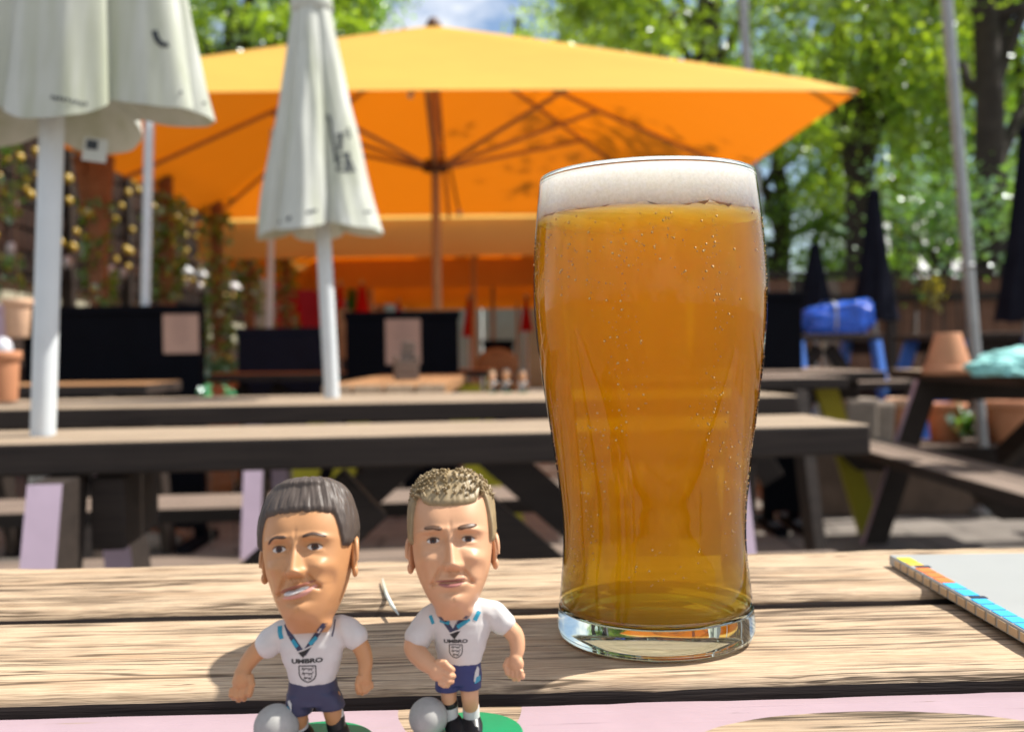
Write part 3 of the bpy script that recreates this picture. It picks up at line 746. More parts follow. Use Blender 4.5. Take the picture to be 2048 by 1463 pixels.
def tree(label, loc, trunk_h, trunk_r, crown_c, crown_r, nclump, nleaf, leaf, seed, mat='leaf_a', lean=(0, 0), limbs=9, clump_r=.46, holes=0.0, group='trees behind the garden'):
    rg = np.random.default_rng(seed)
    t = thing('tree', label, 'tree', loc, 0, group)
    top = Vector((lean[0], lean[1], trunk_h))
    mb = MB()
    pts = [Vector((lean[0] * k ** 1.5, lean[1] * k ** 1.5, trunk_h * k)) + Vector((rg.normal() * .04, rg.normal() * .04, 0)) * (k > 0) for k in np.linspace(0, 1, 8)]
    mb.tube(pts, [trunk_r * (1.25 if i == 0 else 1 - .55 * i / 7) for i in range(8)], 14)
    mb.build('trunk', M['bark'], t)
    cc, cr = Vector(crown_c), Vector(crown_r)
    cl = []
    while len(cl) < nclump:
        q = rg.uniform(-1, 1, 3); d = np.linalg.norm(q)
        if d > 1 or d < .25: continue
        if mnoise.noise((q[0] * 1.9 + seed, q[1] * 1.9, q[2] * 1.9)) < -.22 + holes: continue
        cl.append(cc + Vector((q[0] * cr.x, q[1] * cr.y, q[2] * cr.z)))
    order = sorted(cl, key=lambda p: rg.uniform())[:limbs]
    for e in order:
        k = rg.uniform(.45, 1.0); s = pts[min(7, int(k * 7))]
        mid = s.lerp(e, .5) + Vector((0, 0, .12 * (e - s).length))
        mb = MB(); r0 = trunk_r * .42
        mb.tube([s, s.lerp(mid, .5) + Vector((rg.normal() * .06, rg.normal() * .06, 0)), mid, e], [r0, r0 * .7, r0 * .5, r0 * .15], 8)
        mb.build('limb', M['bark'], t)
    per = nleaf // len(cl); P_ = []
    for c in cl:
        r = clump_r * rg.uniform(.6, 1.35); m_ = int(per * rg.uniform(.5, 1.5))
        q = rg.normal(size=(m_, 3)) * np.array([r, r, r * .6]) * .62
        P_.append(np.array(c) + q)
    v, f = leaf_cloud(np.concatenate(P_), leaf, rg, up=1.1)
    tag(link('crown', np_mesh('crown', v, f, M[mat]), t), kind='stuff')
    return t
def tx(px, Y): return (px - CX) / F_PX * Y
# right-hand trees
tree('leafy tree with thick dark trunk behind the leaning grey pole', (tx(1990, 10.6), 10.6, 0), 6.2, .21, (0.2, .6, 5.3), (2.3, 1.7, 2.7), 68, 8320, .115, 11, lean=(-.25, 0), holes=.08)
tree('tall fresh green tree right of the orange parasol tip', (tx(1700, 13.5), 13.5, 0), 6.5, .24, (0, 0, 5.6), (2.3, 1.8, 3.0), 80, 9360, .12, 12, lean=(.5, 0), holes=.22)
tree('fresh green tree whose dark trunk shows above the parasol ridge', (tx(1412, 15.5), 15.5, 0), 8.5, .26, (.1, 0, 6.6), (2.5, 1.8, 2.7), 76, 8840, .12, 13, lean=(.2, 0), holes=.1)
tree('spreading tree filling the gap behind the terrace fence', (tx(1560, 18.5), 18.5, 0), 5.0, .25, (0, 0, 4.0), (2.6, 2, 2.7), 80, 8840, .13, 14, mat='leaf_b', holes=.18)
tree('shady tree at the far right edge', (tx(2120, 13.0), 13.0, 0), 6.0, .2, (0, 0, 4.8), (2.0, 1.6, 3.4), 72, 7800, .12, 15, mat='leaf_b')
tree('deep green tree behind the fence in the corner', (tx(1880, 17.0), 17.0, 0), 5.0, .25, (.2, 0, 3.9), (2.6, 1.6, 2.6), 72, 7800, .13, 16, mat='leaf_b', holes=.2)
tree('thin crowned tree against the blue sky in the middle', (tx(1250, 20), 20, 0), 9.0, .2, (0, 0, 8.2), (2.1, 1.8, 1.6), 42, 6000, .13, 17, holes=.15, clump_r=.5)
tree('sparse tree top rising above the parasol ridge', (tx(1040, 24), 24, 0), 9.0, .2, (.7, 0, 8.3), (1.6, 1.5, 1.0), 14, 900, .13, 21, holes=.2, clump_r=.5)
tree('high tree spreading over the far right corner', (tx(1800, 20), 20, 0), 9.5, .3, (0, 0, 8.2), (3.2, 2.0, 2.8), 88, 9360, .14, 22, holes=.2)
# left-hand trees over the parasol
tree('dense green tree behind the left folded parasol', (tx(470, 17.5), 17.5, 0), 7.0, .3, (.2, 0, 7.3), (2.3, 2, 2.1), 95, 17000, .12, 18, mat='leaf_a')
tree('dark green tree left of the blue gap in the sky', (tx(690, 19.5), 19.5, 0), 7.6, .28, (0, 0, 7.6), (1.55, 1.6, 1.45), 70, 12000, .125, 19, mat='leaf_b')
tree('green tree behind the slatted wall', (tx(180, 19), 19, 0), 7.0, .3, (0, 0, 7.0), (2.4, 2, 2.4), 85, 12000, .13, 20, mat='leaf_b')
# tree standing beside the garden to the right: its shade dapples the parasol and the tables
tree('broad tree standing right of the parasols', (5.7, 9.0, 0), 6.0, .30, (-.1, -.1, 8.0), (1.7, 1.5, 1.5), 40, 2800, .12, 23, holes=.1, mat='leaf_a')

# ------------------------------------------------------------------ left: slatted wall, posts, bulbs, ivy
sw = thing('slatted_wall', 'dark brown slatted wall of the garden house running back at left', 'wall', (0, 0, 0))
A_, B_ = Vector((-3.35, 5.4, 0)), Vector((-4.1, 15.5, 0))
dirw = (B_ - A_).normalized(); Lw = (B_ - A_).length; angw = math.atan2(dirw.y, dirw.x)
nrm = Vector((dirw.y, -dirw.x, 0))
slat_me = MB().box((0, 0, 0), (Lw + 2.4, .035, .135), ch=.004).mesh('slat', M['wall_slat'])
M['slat_red'] = wood('red_brown_slat', (0.05, 0.026, 0.02), (0.032, 0.017, 0.013), (0.012, 0.007, 0.006), bmp=.3, knots=False)
slat_me2 = MB().box((0, 0, 0), (Lw + 2.4, .035, .135), ch=.004).mesh('slat', M['slat_red'])
mid = (A_ + B_) / 2 - dirw * .9
for k in range(16):
    link('slat', slat_me2 if k in (1, 2, 5, 6, 9) else slat_me, sw, (mid.x, mid.y, 1.52 + k * .165), (R(14), 0, angw))
mb = MB(); mb.box((mid.x - nrm.x * .14, mid.y - nrm.y * .14, 2.75), (Lw + 2.4, .05, 2.7), Matrix.Rotation(angw, 3, 'Z')); mb.build('backing', M['stain'], sw)
mb = MB(); mb.box((mid.x - nrm.x * .12, mid.y - nrm.y * .12, 1.22), (Lw + 2.4, .06, .36), Matrix.Rotation(angw, 3, 'Z')); mb.build('cream_band', M['cream'], sw)
mb = MB(); mb.box((mid.x - nrm.x * .12, mid.y - nrm.y * .12, .52), (Lw + 2.4, .08, 1.03), Matrix.Rotation(angw, 3, 'Z')); mb.build('plinth', M['stain'], sw)
for k in range(8):
    p = A_ + dirw * (k * 1.45 - .6)
    mb = MB(); mb.box((p.x + nrm.x * .03, p.y + nrm.y * .03, 2.1), (.09, .09, 4.2), Matrix.Rotation(angw, 3, 'Z'), ch=.004); mb.build('stud', M['brown_wood'], sw)
# rows of small yellow balls hanging before the slats
bulb_me = MB().ball((0, 0, 0), (.036, .036, .040), nu=14, nv=10).mesh('hanging_ball', M['bulb_yellow'])
kk = 0
for i in range(34):
    for j in range(8):
        if rnd.random() < .2: continue
        p = A_ + dirw * (i * .30 - 1.1 + rnd.uniform(-.07, .07)) + nrm * (.22 + rnd.uniform(-.04, .04))
        z = 2.80 - j * .165 + rnd.uniform(-.05, .05)
        o = link('hanging_ball', bulb_me, None, (p.x, p.y, z), (0, 0, rnd.random() * 6), [rnd.uniform(.65, 1.0)] * 3)
        tag(o, 'small round yellow ball hanging in rows in front of the dark slatted wall', 'ornament', 'yellow balls before the slatted wall')
clear_me = MB().ball((0, 0, 0), (.030, .030, .040), nu=14, nv=10).mesh('festoon_bulb', M['bulb_clear'])
for px, py, Y in ((22, 497, 5.6), (78, 510, 5.8), (134, 524, 6.0), (222, 541, 6.6), (247, 546, 6.9), (288, 551, 7.2), (374, 569, 8.2), (400, 574, 8.5), (28, 404, 5.6), (6, 698, 3.2)):
    tag(link('festoon_bulb', clear_me, None, at(px, py, Y)), 'small clear festoon bulb glinting below the yellow balls' if px != 6 else 'clear bulb glinting above the orange clay pot at the left edge', 'bulb', 'clear festoon bulbs' if px != 6 else None)
mb = MB(); pts_ = [at(px, py, Y) + Vector((0, 0, .042)) for px, py, Y in ((-60, 470, 5.4), (22, 497, 5.6), (78, 510, 5.8), (134, 524, 6.0), (222, 541, 6.6), (247, 546, 6.9), (288, 551, 7.2), (374, 569, 8.2), (400, 574, 8.5), (436, 580, 9.0))]
mb.tube(pts_, .004, 6); tag(mb.build('festoon_cable', M['dark_metal']), 'thin dark cable carrying the clear festoon bulbs', 'cable')
mb = MB()
for i in range(34):
    p = A_ + dirw * (i * .30 - 1.1) + nrm * .22
    mb.tube([(p.x, p.y, 1.5), (p.x, p.y, 4.1)], .0025, 5)
tag(mb.build('hanging_cords', M['dark_metal']), 'thin dark cords holding the rows of yellow balls', 'cords', kind='stuff')
# white discs on arms standing in for a bright reflective thing in the gap
for k, (px, py, w) in enumerate(((372, 540, .16), (404, 548, .10), (468, 572, .12))):
    p = at(px, py, 8.6); t = thing('wall_lamp', ['broad white lamp shade at the end of the bulb row', 'small white lamp shade next to the broad one', 'white lamp shade between the ivy posts'][k], 'lamp', p)
    mb = MB(); mb.lathe([(.0, .03), (.03, .03), (w * .55, -.02), (w * .5, -.035), (.0, -.02)], 24); mb.build('shade', M['white_metal'], t)
    mb = MB(); mb.tube([(0, 0, .03), (0, 0, .1), (-.1, 0, .14), (-1.0, 0, .14)], .008, 8); mb.build('arm', M['dark_metal'], t)

def ivy(label, x, Y, z0, z1, rad, n, seed, mat='leaf_ivy', size=.06, group='ivy on the posts'):
    rg = np.random.default_rng(seed); P_ = []
    for _ in range(n):
        z = rg.uniform(z0, z1); a = rg.uniform(0, 6.283); k = mnoise.noise((z * 3.1, seed, 0))
        if k < -.18: continue
        r = rad * (.75 + .6 * rg.uniform() + .7 * max(0, k))
        P_.append((x + r * math.cos(a), Y + r * math.sin(a), z))
    v, f = leaf_cloud(P_, size, rg, .85, up=.2)
    return tag(link('ivy', np_mesh('ivy', v, f, M[mat])), label, 'plant', group)
posts = [(201, 5.7, 'forked orange brown post nearest the camera in the left row'), (337, 6.9, 'second post of the left row, wrapped in green ivy'), (438, 8.1, 'third post of the left row standing over a planter'),
         (501, 9.3, 'fourth post of the left row beside the thin white pole'), (574, 10.6, 'fifth and farthest ivy post of the left row')]
for k, (px, Y, lab) in enumerate(posts):
    x = tx(px, Y)
    t = thing('garden_post', lab, 'post', (x, Y, 0), 0, 'posts of the left row')
    mb = MB(); mb.box((0, 0, 1.14), (.085, .085, 2.28), ch=.006)
    pm = mb.build('shaft', M['post_wood'], t)
    for s in ((-1, 1) if k == 0 else ()):
        a, b_ = Vector((s * .01, 0, 1.50)), Vector((s * .085 - .02, 0, 2.02)); dd = b_ - a
        mb = MB(); mb.box((a + b_) / 2, (.065, .06, dd.length), Matrix.Rotation(math.atan2(dd.x, dd.z), 3, 'Y'), ch=.004); mb.build('brace', M['post_wood'], t)
    mb = MB(); mb.box((0, 0, 2.32), (.09, 1.0, .1), ch=.005); mb.build('beam', M['post_wood'], t)
    ivy(['few ivy leaves climbing the forked orange brown post', 'thick green ivy wrapping the second post of the left row', 'ivy on the third post of the left row above a planter', 'ivy on the fourth post of the left row beside a thin white pole', 'ivy on the farthest post of the left row'][k],
        x, Y, .9 if k else 1.0, 2.25 if k else 1.75, .075 if k == 0 else .095, [130, 620, 420, 480, 300][k], 40 + k)
ivy('sunlit leaves at the left picture edge beside the slatted wall', tx(-6, 5.0), 5.0, 1.15, 2.05, .10, 260, 61, group=None)
t = thing('pot_frame', 'wooden frame beam from which the pots at the left edge hang', 'frame', (-3.1, 4.25, 0))
mb = MB(); mb.box((0, 0, 2.42), (2.2, .06, .09), ch=.004); mb.build('beam', M['post_wood'], t)
for sx in (-1.0, .2): mb = MB(); mb.box((sx, 0, 1.185), (.07, .07, 2.37), ch=.004); mb.build('post', M['post_wood'], t)
# pots, planter and chair on the left
def pot(label, loc, r0, r1, h, mat='terracotta', rim='terracotta', flip=False, group='clay pots', name='clay_pot'):
    t = thing(name, label, 'pot', loc, 0, group)
    rh = h * .2
    prof = [(0, .002), (r0 * .96, .002), (r0, .006), (r1 * .93, h - rh)]
    rimp = [(r1 * .93, h - rh), (r1 * 1.04, h - rh + .003), (r1 * 1.06, h - .004), (r1 * 1.02, h), (r1 * .92, h), (r1 * .86, h - rh * .9), (r0 * .85, h * .25), (0, h * .25)]
    mx = lambda P: [(r, h - z) for r, z in P] if flip else P
    mb = MB(); mb.lathe(mx(prof), 40); mb.build('body', M[mat], t)
    mb = MB(); mb.lathe(mx(rimp), 40); mb.build('rim', M[rim], t)
    return t
p = atz(4, 806, TABLE_Z); pot('orange clay pot standing on the long table at the left edge', (p.x - .012, p.y + .02, TABLE_Z + .001), .034, .042, .115, group='clay pots')
for k, (px, py, w, lab, m_) in enumerate(((4, 688, .055, 'pinkish hanging pot at the left edge', 'lilac'), (36, 676, .06, 'brown hanging pot beside the left black screen', 'terracotta_pale'))):
    q = at(px, py, 4.25); t = pot(lab, q, w * .8, w, .17, m_, m_, group='hanging pots')
    mb = MB(); mb.tube([(0, 0, .17), (0, 0, 2.38 - q.z)], .003, 6); mb.build('cord', M['dark_metal'], t)
p = at(436, 770, 7.6)
t = pot('planter at the foot of the third post with blue green leaves', (tx(436, 7.4), 7.4, .0), .15, .2, .62, 'terracotta', 'terracotta', group='clay pots')
rg = np.random.default_rng(5)
v, f = leaf_cloud(np.array([tx(436, 7.4), 7.38, .74]) + rg.normal(size=(140, 3)) * np.array([.12, .1, .07]), .075, rg, .8)
tag(link('plant', np_mesh('plant', v, f, M['leaf_herb'])), 'blue green leafy plant growing in the planter by the third post', 'plant', kind='stuff')
for k, (px, py, Y, lab) in enumerate(((411, 752, 4.6, 'bright turquoise leaves between the black screens, upper sprig'), (413, 788, 3.2, 'bright turquoise leaves just above the long table'), (461, 790, 3.3, 'small turquoise sprig right of the other one above the long table'))):
    q = at(px, py, Y); v, f = leaf_cloud(np.array(q) + rg.normal(size=(14, 3)) * .014, .034, rg, .9)
    o = link('leaf_sprig', np_mesh('leaf_sprig', v, f, M['leaf_herb'])); tag(o, lab, 'plant', 'turquoise sprigs')
    mb = MB(); mb.tube([(q.x, q.y, q.z), (q.x + .01, q.y + .01, .0)], .002, 6); mb.build('stem', M['bark'], o)
q = at(460, 745, 7.9); t = thing('garden_chair', 'rounded orange brown wooden chair beside the ivy post', 'chair', (q.x, 7.9, -.13), R(20))
mb = MB(); mb.box((0, 0, .43), (.40, .40, .03), ch=.01); mb.build('seat', M['warm_wood'], t)
mb = MB(); n_ = 12
for i in range(n_):
    a0, a1 = R(-70 + 140 * i / n_), R(-70 + 140 * (i + 1) / n_)
    mb.add([(.21 * math.sin(a), .21 * math.cos(a), z) for a in (a0, a1) for z in (.58, .86)] + [(.185 * math.sin(a), .185 * math.cos(a), z) for a in (a0, a1) for z in (.58, .86)],
           [(0, 2, 3, 1), (4, 5, 7, 6), (1, 3, 7, 5), (0, 4, 6, 2)], 0, True)
mb.build('backrest', M['warm_wood'], t)
for sx in (-1, 1):
    for sy in (-1, 1): mb = MB(); mb.tube([(sx * .17, sy * .17, .42), (sx * .19, sy * .19, 0)], .017, 8); mb.build('leg', M['warm_wood'], t)

# ------------------------------------------------------------------ black screens with pink menus
def screen(label, px0, px1, pyt, Y, menu=None, z0=.0, mat='board_black', menulab=None):
    a, b_ = at(px0, pyt, Y), at(px1, pyt, Y); w = b_.x - a.x; h = a.z - z0
    t = thing('screen_board', label, 'screen', ((a.x + b_.x) / 2, Y, z0), 0, 'black screens')
    mb = MB(); mb.box((0, 0, h / 2 + .04), (w, .03, h - .08), ch=.003); mb.build('panel', M[mat], t)
    mb = MB(); mb.box((0, 0, h - .02), (w + .02, .05, .04), ch=.004); mb.build('top_rail', M[mat], t)
    for s in (-1, 1):
        mb = MB(); mb.box((s * (w / 2 - .03), .04, h / 2 - .02), (.05, .05, h - .04), ch=.004); mb.build('post', M[mat], t)
        mb = MB(); mb.box((s * (w / 2 - .03), .0, .02), (.06, .42, .04), ch=.004); mb.build('foot', M[mat], t)
    if menu:
        x0, y0, x1, y1 = menu; c0, c1 = at(x0, y0, Y - .02), at(x1, y1, Y - .02)
        mt = thing('menu_sheet', menulab, 'menu', ((c0.x + c1.x) / 2, Y - .0185, (c0.z + c1.z) / 2), 0, 'pink menus on the screens')
        W_, H_ = c1.x - c0.x, c0.z - c1.z
        mb = MB(); mb.box((0, 0, 0), (W_, .003, H_), ch=.001); mb.build('paper', M['menu_pink'], mt)
        mb = MB()
        rows = 13
        for r_ in range(rows):
            zz = H_ * (.34 - .66 * r_ / rows); lw = W_ * (.24 + .3 * abs(math.sin(r_ * 2.3)))
            mb.box((0, -.0022, zz), (lw, .0006, H_ * .014))
        tag(mb.build('print', M['menu_ink'], mt), kind='stuff')
    return t
M['board_navy'] = plain('navy_board', (0.008, 0.011, 0.026), 0.7, 0.25, 6, 0.05, spec=0.2)
screen('wide black screen at left with a pink menu on its right end', 48, 402, 614, 4.35, (325, 614, 398, 706), menulab='pink menu sheet on the left black screen')
screen('lower navy black screen in the middle behind the ivy', 476, 676, 656, 6.0, mat='board_navy')
screen('black screen right of the slim white pole with a pink menu in its middle', 692, 916, 624, 5.15, (770, 630, 842, 728), menulab='pink menu sheet on the right black screen')
screen('small far black screen under the farther orange parasols', 966, 1026, 680, 8.2)
screen('dark screen standing behind the right rim of the beer glass', 1524, 1602, 584, 4.6, z0=0)
q = at(678, 668, 5.6); t = thing('stake_board', 'small brown board on a stake behind the slim white pole', 'board', (q.x + .03, 5.6, q.z))
mb = MB(); mb.box((0, 0, 0), (.075, .02, .29), ch=.004); mb.build('panel', M['warm_wood'], t)
mb = MB(); mb.box((0, .03, -q.z / 2 + .08), (.04, .04, q.z + .15), ch=.003); mb.build('stake', M['brown_wood'], t)
# wooden caddy on the plank table
q = atz(806, 757, TABLE_Z)
t = thing('table_caddy', 'wooden cutlery caddy standing on the warm plank table', 'caddy', (tx(812, 3.7), 3.7, TABLE_Z), R(12))
for s in (-1, 1): mb = MB(); mb.box((s * .038, 0, .045), (.010, .10, .09), ch=.002); mb.build('side', M['bench_wood'], t)
for s in (-1, 1): mb = MB(); mb.box((0, s * .047, .036), (.066, .008, .07), ch=.002); mb.build('end', M['bench_wood'], t)
mb = MB(); mb.box((0, 0, .006), (.066, .086, .008)); mb.build('bottom', M['bench_wood'], t)
mb = MB(); mb.box((.004, .0, .08), (.05, .018, .13), Matrix.Rotation(R(8), 3, 'Y'), ch=.002); mb.build('card', M['bench_wood'], t)
q = at(985, 722, 7.0)
t = thing('garden_chair', 'orange brown round backed chair far behind the tiny figurines', 'chair', (q.x, 7.0, 0), R(-10))
mb = MB(); mb.lathe([(0, .44), (.2, .44), (.2, .47), (0, .47)], 24); mb.build('seat', M['warm_wood'], t)
mb = MB(); mb.ball((0, .17, .76), (.16, .02, .12)); mb.build('backrest', M['warm_wood'], t)
for sx in (-1, 1): mb = MB(); mb.tube([(sx * .12, .17, .7), (sx * .14, .17, .45)], .012, 8); mb.build('back_post', M['warm_wood'], t)
for sx in (-1, 1):
    for sy in (-1, 1): mb = MB(); mb.tube([(sx * .13, sy * .13, .44), (sx * .17, sy * .17, 0)], .014, 8); mb.build('leg', M['warm_wood'], t)

# far walls
t = thing('panel_wall', 'pale grey panelled wall far behind the orange parasols', 'wall', (0, 22.5, 0))
for k in range(9):
    mb = MB(); mb.box((-4.0 + k * .95, 0, 1.15), (.92, .10, 2.3), ch=.01); mb.build('panel', M['grey_wall'] if k != 5 else M['tan_wall'], t)
mb = MB(); mb.box((-.2, .0, 2.36), (8.7, .18, .1), ch=.01); mb.build('coping', M['grey_wall'], t)
t = thing('garden_house', 'tan rendered house end behind the far ivy posts', 'house', (-4.0, 17.5, 0))
mb = MB(); mb.box((0, 0, 1.7), (3.2, 2.2, 3.4), ch=.01); mb.build('wall', M['tan_wall'], t)
mb = MB(); mb.box((.5, -1.12, 1.05), (.9, .06, 2.1), ch=.006); mb.build('door', M['red_cloth'], t)
mb = MB(); mb.box((-.7, -1.12, 1.6), (.8, .06, .9), ch=.006); w_ = mb.build('window', M['white_metal'], t)
mb = MB(); mb.box((-.7, -1.155, 1.6), (.7, .02, .8)); mb.build('pane', M['board_black'], w_)
mb = MB(); mb.box((0, 0, 3.48), (3.6, 2.6, .16), ch=.01); mb.build('roof', M['stain'], t)

# ------------------------------------------------------------------ right: fence, pots, tarpaulin, cloth
fw = thing('board_fence', 'brown vertical board fence behind the terrace', 'fence', (0, 10.2, TER_Z))
fb_me = [MB().box((0, 0, .70), (.155, .025, 1.36), ch=.004).mesh('fence_board', M[m_]) for m_ in ('warm_fence', 'bench_wood', 'brown_wood')] if 'warm_fence' in M else None
M['warm_fence'] = wood('red_brown_fence', (0.20, 0.10, 0.06), (0.15, 0.075, 0.045), (0.07, 0.035, 0.022), bmp=.3, knots=False)
fb_me = [MB().box((0, 0, .70), (.155, .025, 1.36), ch=.004).mesh('fence_board', M[m_]) for m_ in ('warm_fence', 'bench_wood', 'brown_wood')]
for k in range(42):
    o = link('fence_board', fb_me[0 if rnd.random() < .65 else rnd.choice((1, 2))], fw, (2.2 + k * .163, rnd.uniform(-.006, .006), rnd.uniform(-.01, .01)))
for z in (.28, 1.18):
    mb = MB(); mb.box((5.6, -.035, z), (6.9, .04, .08), ch=.004); mb.build('rail', M['brown_wood'], fw)
mb = MB(); mb.box((5.6, 0, 1.43), (6.95, .09, .05), ch=.004); mb.build('cap', M['brown_wood'], fw)
for k in range(5):
    mb = MB(); mb.box((2.3 + k * 1.65, -.06, .74), (.10, .07, 1.48), ch=.004); mb.build('post', M['stain'], fw)
# yellow flower ball on the fence
q = at(1864, 582, 10.12); rg = np.random.default_rng(9)
v, f = leaf_cloud(np.array(q) + rg.normal(size=(160, 3)) * np.array([.07, .04, .09]), .055, rg, .8)
tag(link('flower_bunch', np_mesh('flower_bunch', v, f, M['leaf_yellow'])), 'yellow flower bunch hanging on the brown fence', 'flowers', kind='stuff')
# climbing greenery in front of the fence corner
v, f = leaf_cloud(np.array([tx(1880, 9.8), 9.7, 2.15]) + rg.normal(size=(900, 3)) * np.array([.42, .15, .28]), .075, rg, .8)
sh = link('shrub', np_mesh('shrub', v, f, M['leaf_ivy'])); mb = MB()
for k in range(4): mb.tube([(tx(1880, 9.8) - .3 + k * .2, 9.95, TER_Z), (tx(1880, 9.8) - .2 + k * .13, 9.85, 1.4), (tx(1880, 9.8) - .25 + k * .2, 9.7, 2.2)], .012, 6)
mb.build('stem', M['bark'], sh)
tag(sh, 'bushy climber spilling over the fence above the yellow flowers', 'shrub')

LEDGE = .355
mb = MB()
lg = thing('ledge_wall', 'low brown wall at the terrace edge carrying the stones and pots', 'wall', (3.3, 5.07, 0))
for k in range(9):
    mb = MB(); mb.box((-1.6 + k * .42, 0, LEDGE / 2), (.415, .34, LEDGE), ch=.012); mb.build('block', M['ledge'], lg)
# wall edge of the terrace with stones and pots
for k, (px, py, Y, dims, lab) in enumerate(((1712, 812, 4.98, (.17, .2, .24), 'pale upright stone block on the terrace edge'), (1756, 812, 5.02, (.11, .2, .22), 'slim stone block right of the pale one'), (1690, 772, 5.6, (.30, .2, .2), 'low stone block behind the two upright ones'))):
    q = at(px, py, Y); mb = MB(); mb.box((0, 0, dims[2] / 2), dims, ch=.022)
    for v_ in mb.v: v_ += Vector((mnoise.noise(v_ * 6 + Vector((k, 0, 0))), mnoise.noise(v_ * 6 + Vector((0, k, 5))), mnoise.noise(v_ * 7) * (v_.z > .02))) * .012
    tag(mb.build('stone_block', M['stone'], None, (q.x, Y, (LEDGE if Y < 5.5 else TER_Z) + .001)), lab, 'stone', 'stones on the terrace edge')
q = at(1803, 800, 5.0); pot('terracotta pot with pale rim under the right table', (q.x, 5.0, LEDGE), .058, .075, .235, 'terracotta', 'terracotta_pale')
q = at(1892, 830, 5.1); pot('wide terracotta pot with a green seedling beneath the right table', (q.x, 5.1, LEDGE), .075, .10, .20)
rg = np.random.default_rng(15)
v, f = leaf_cloud(np.array([q.x + .04, 4.97, LEDGE + .10]) + rg.normal(size=(60, 3)) * np.array([.03, .02, .025]), .05, rg, .85)
sd = link('seedling', np_mesh('seedling', v, f, M['leaf_ivy'])); mb = MB(); mb.tube([(q.x + .04, 4.97, LEDGE + .10), (q.x + .02, 5.0, LEDGE + .205), (q.x, 5.08, LEDGE + .17)], .004, 6); mb.build('stem', M['leaf_ivy'], sd); tag(sd, 'pale green seedling hanging in front of the wide terracotta pot', 'plant')
q = at(2030, 860, 4.95); pot('broad clay tub at the right edge under the table brace', (q.x, 5.0, LEDGE), .12, .16, .22)
# upturned pot and cloth on the right table
q = atz(1893, 744, TABLE_Z)
p_ = Vector((tx(1896, 3.5), 3.5, TABLE_Z + .001))
pot('upturned terracotta pot standing on the brown table at right', p_, .045, .083, .150, flip=True)
bm = bmesh.new(); bmesh.ops.create_icosphere(bm, subdivisions=5, radius=1.0)
for v_ in bm.verts:
    d_ = v_.co.copy(); k_ = 1 + .22 * mnoise.noise(d_ * 2.0 + Vector((4, 0, 0))) + .12 * abs(mnoise.noise(d_ * 4.5)) + .05 * mnoise.noise(d_ * 11)
    z_ = d_.z * k_; z_ = z_ if z_ > -.45 else -.45 - (z_ + .45) * .05
    v_.co = Vector((d_.x * k_ * .155, d_.y * k_ * .12, (z_ + .45) * .048 * (1 + .5 * (d_.x > -.4) * (.5 + .5 * d_.x))))
    f_ = math.sin(d_.x * 9 + d_.z * 7 + mnoise.noise(d_ * 2) * 4) * .004; v_.co += d_ * f_
me = D.meshes.new('folded_cloth'); bm.to_mesh(me); bm.free(); me.materials.append(M['teal_cloth']); me.polygons.foreach_set('use_smooth', np.ones(len(me.polygons), dtype=bool))
tag(link('folded_cloth', me, None, (tx(2032, 3.25), 3.25, TABLE_Z + .003), (0, 0, R(10))), 'crumpled turquoise cloth lying on the brown table at right', 'cloth')
# blue tarpaulin bundle
bm = bmesh.new(); bmesh.ops.create_icosphere(bm, subdivisions=5, radius=1.0)
for v_ in bm.verts:
    d_ = v_.co.copy()
    bx = Vector([math.copysign(abs(c_) ** .55, c_) for c_ in d_])
    k_ = 1 + .16 * mnoise.noise(d_ * 2.4 + Vector((1, 7, 0))) + .14 * abs(mnoise.noise(d_ * 5)) + .05 * mnoise.noise(d_ * 12)
    z_ = max(-.95, bx.z * k_)
    v_.co = Vector((bx.x * k_ * .235, bx.y * k_ * .15, (z_ + .95) * (.105 + .022 * bx.x)))
me = D.meshes.new('tarpaulin'); bm.to_mesh(me); bm.free(); me.materials.append(M['tarp']); me.polygons.foreach_set('use_smooth', np.ones(len(me.polygons), dtype=bool))
tp = thing('tarpaulin_bundle', 'shiny blue tarpaulin bundle strapped on the terrace table', 'tarpaulin', (tx(1668, 6.6), 6.6, TER_Z + TABLE_Z + .002), R(4))
link('sheet', me, tp)
mb = MB()
for s_ in (-.045,):
    ring = []
    for i in range(40):
        a = 2 * math.pi * i / 40; c_, sn = math.cos(a), math.sin(a)
        ring.append((s_, math.copysign(abs(c_) ** .55, c_) * .163, (max(-.95, math.copysign(abs(sn) ** .55, sn) * 1.05) + .96) * .112))
    for i in range(40):
        a, b_ = Vector(ring[i]), Vector(ring[(i + 1) % 40]); mb.add([a + Vector((-.008, 0, 0)), a + Vector((.008, 0, 0)), b_ + Vector((.008, 0, 0)), b_ + Vector((-.008, 0, 0))], [(0, 1, 2, 3)])
mb.build('strap', M['grey_metal'], tp)
# ------------------------------------------------------------------ pint glass, beer, foam
GX, GY = None, None
gp = atz(1309, 1276, TABLE_Z); GX, GY = gp.x, .345; gp = Vector((tx(1306, .345), .345, TABLE_Z + .0006))
pxs = F_PX / GY / 1000.0     # px per mm at the glass
prof_px = [(0.0, 193.0), (14, 197), (30, 196.5), (60, 193), (105, 188.5), (150, 184), (190, 181), (235, 181), (290, 184.5), (340, 190), (395, 196.5),
           (445, 203.5), (500, 211), (560, 219), (615, 225), (670, 229), (720, 230.5), (775, 229.5), (830, 226.5), (880, 222), (925, 217), (950, 214), (962, 213)]
prof_mm = [(r / pxs * 1.0, z / pxs * .945) for z, r in prof_px]
def spline(pts, n):
    z = np.array([p[1] for p in pts]); r = np.array([p[0] for p in pts]); q = np.linspace(z[0], z[-1], n)
    # smoothed interpolation
    ri = np.interp(q, z, r)
    for _ in range(6): ri[1:-1] = (ri[:-2] + 2 * ri[1:-1] + ri[2:]) / 4
    return list(zip(ri, q))
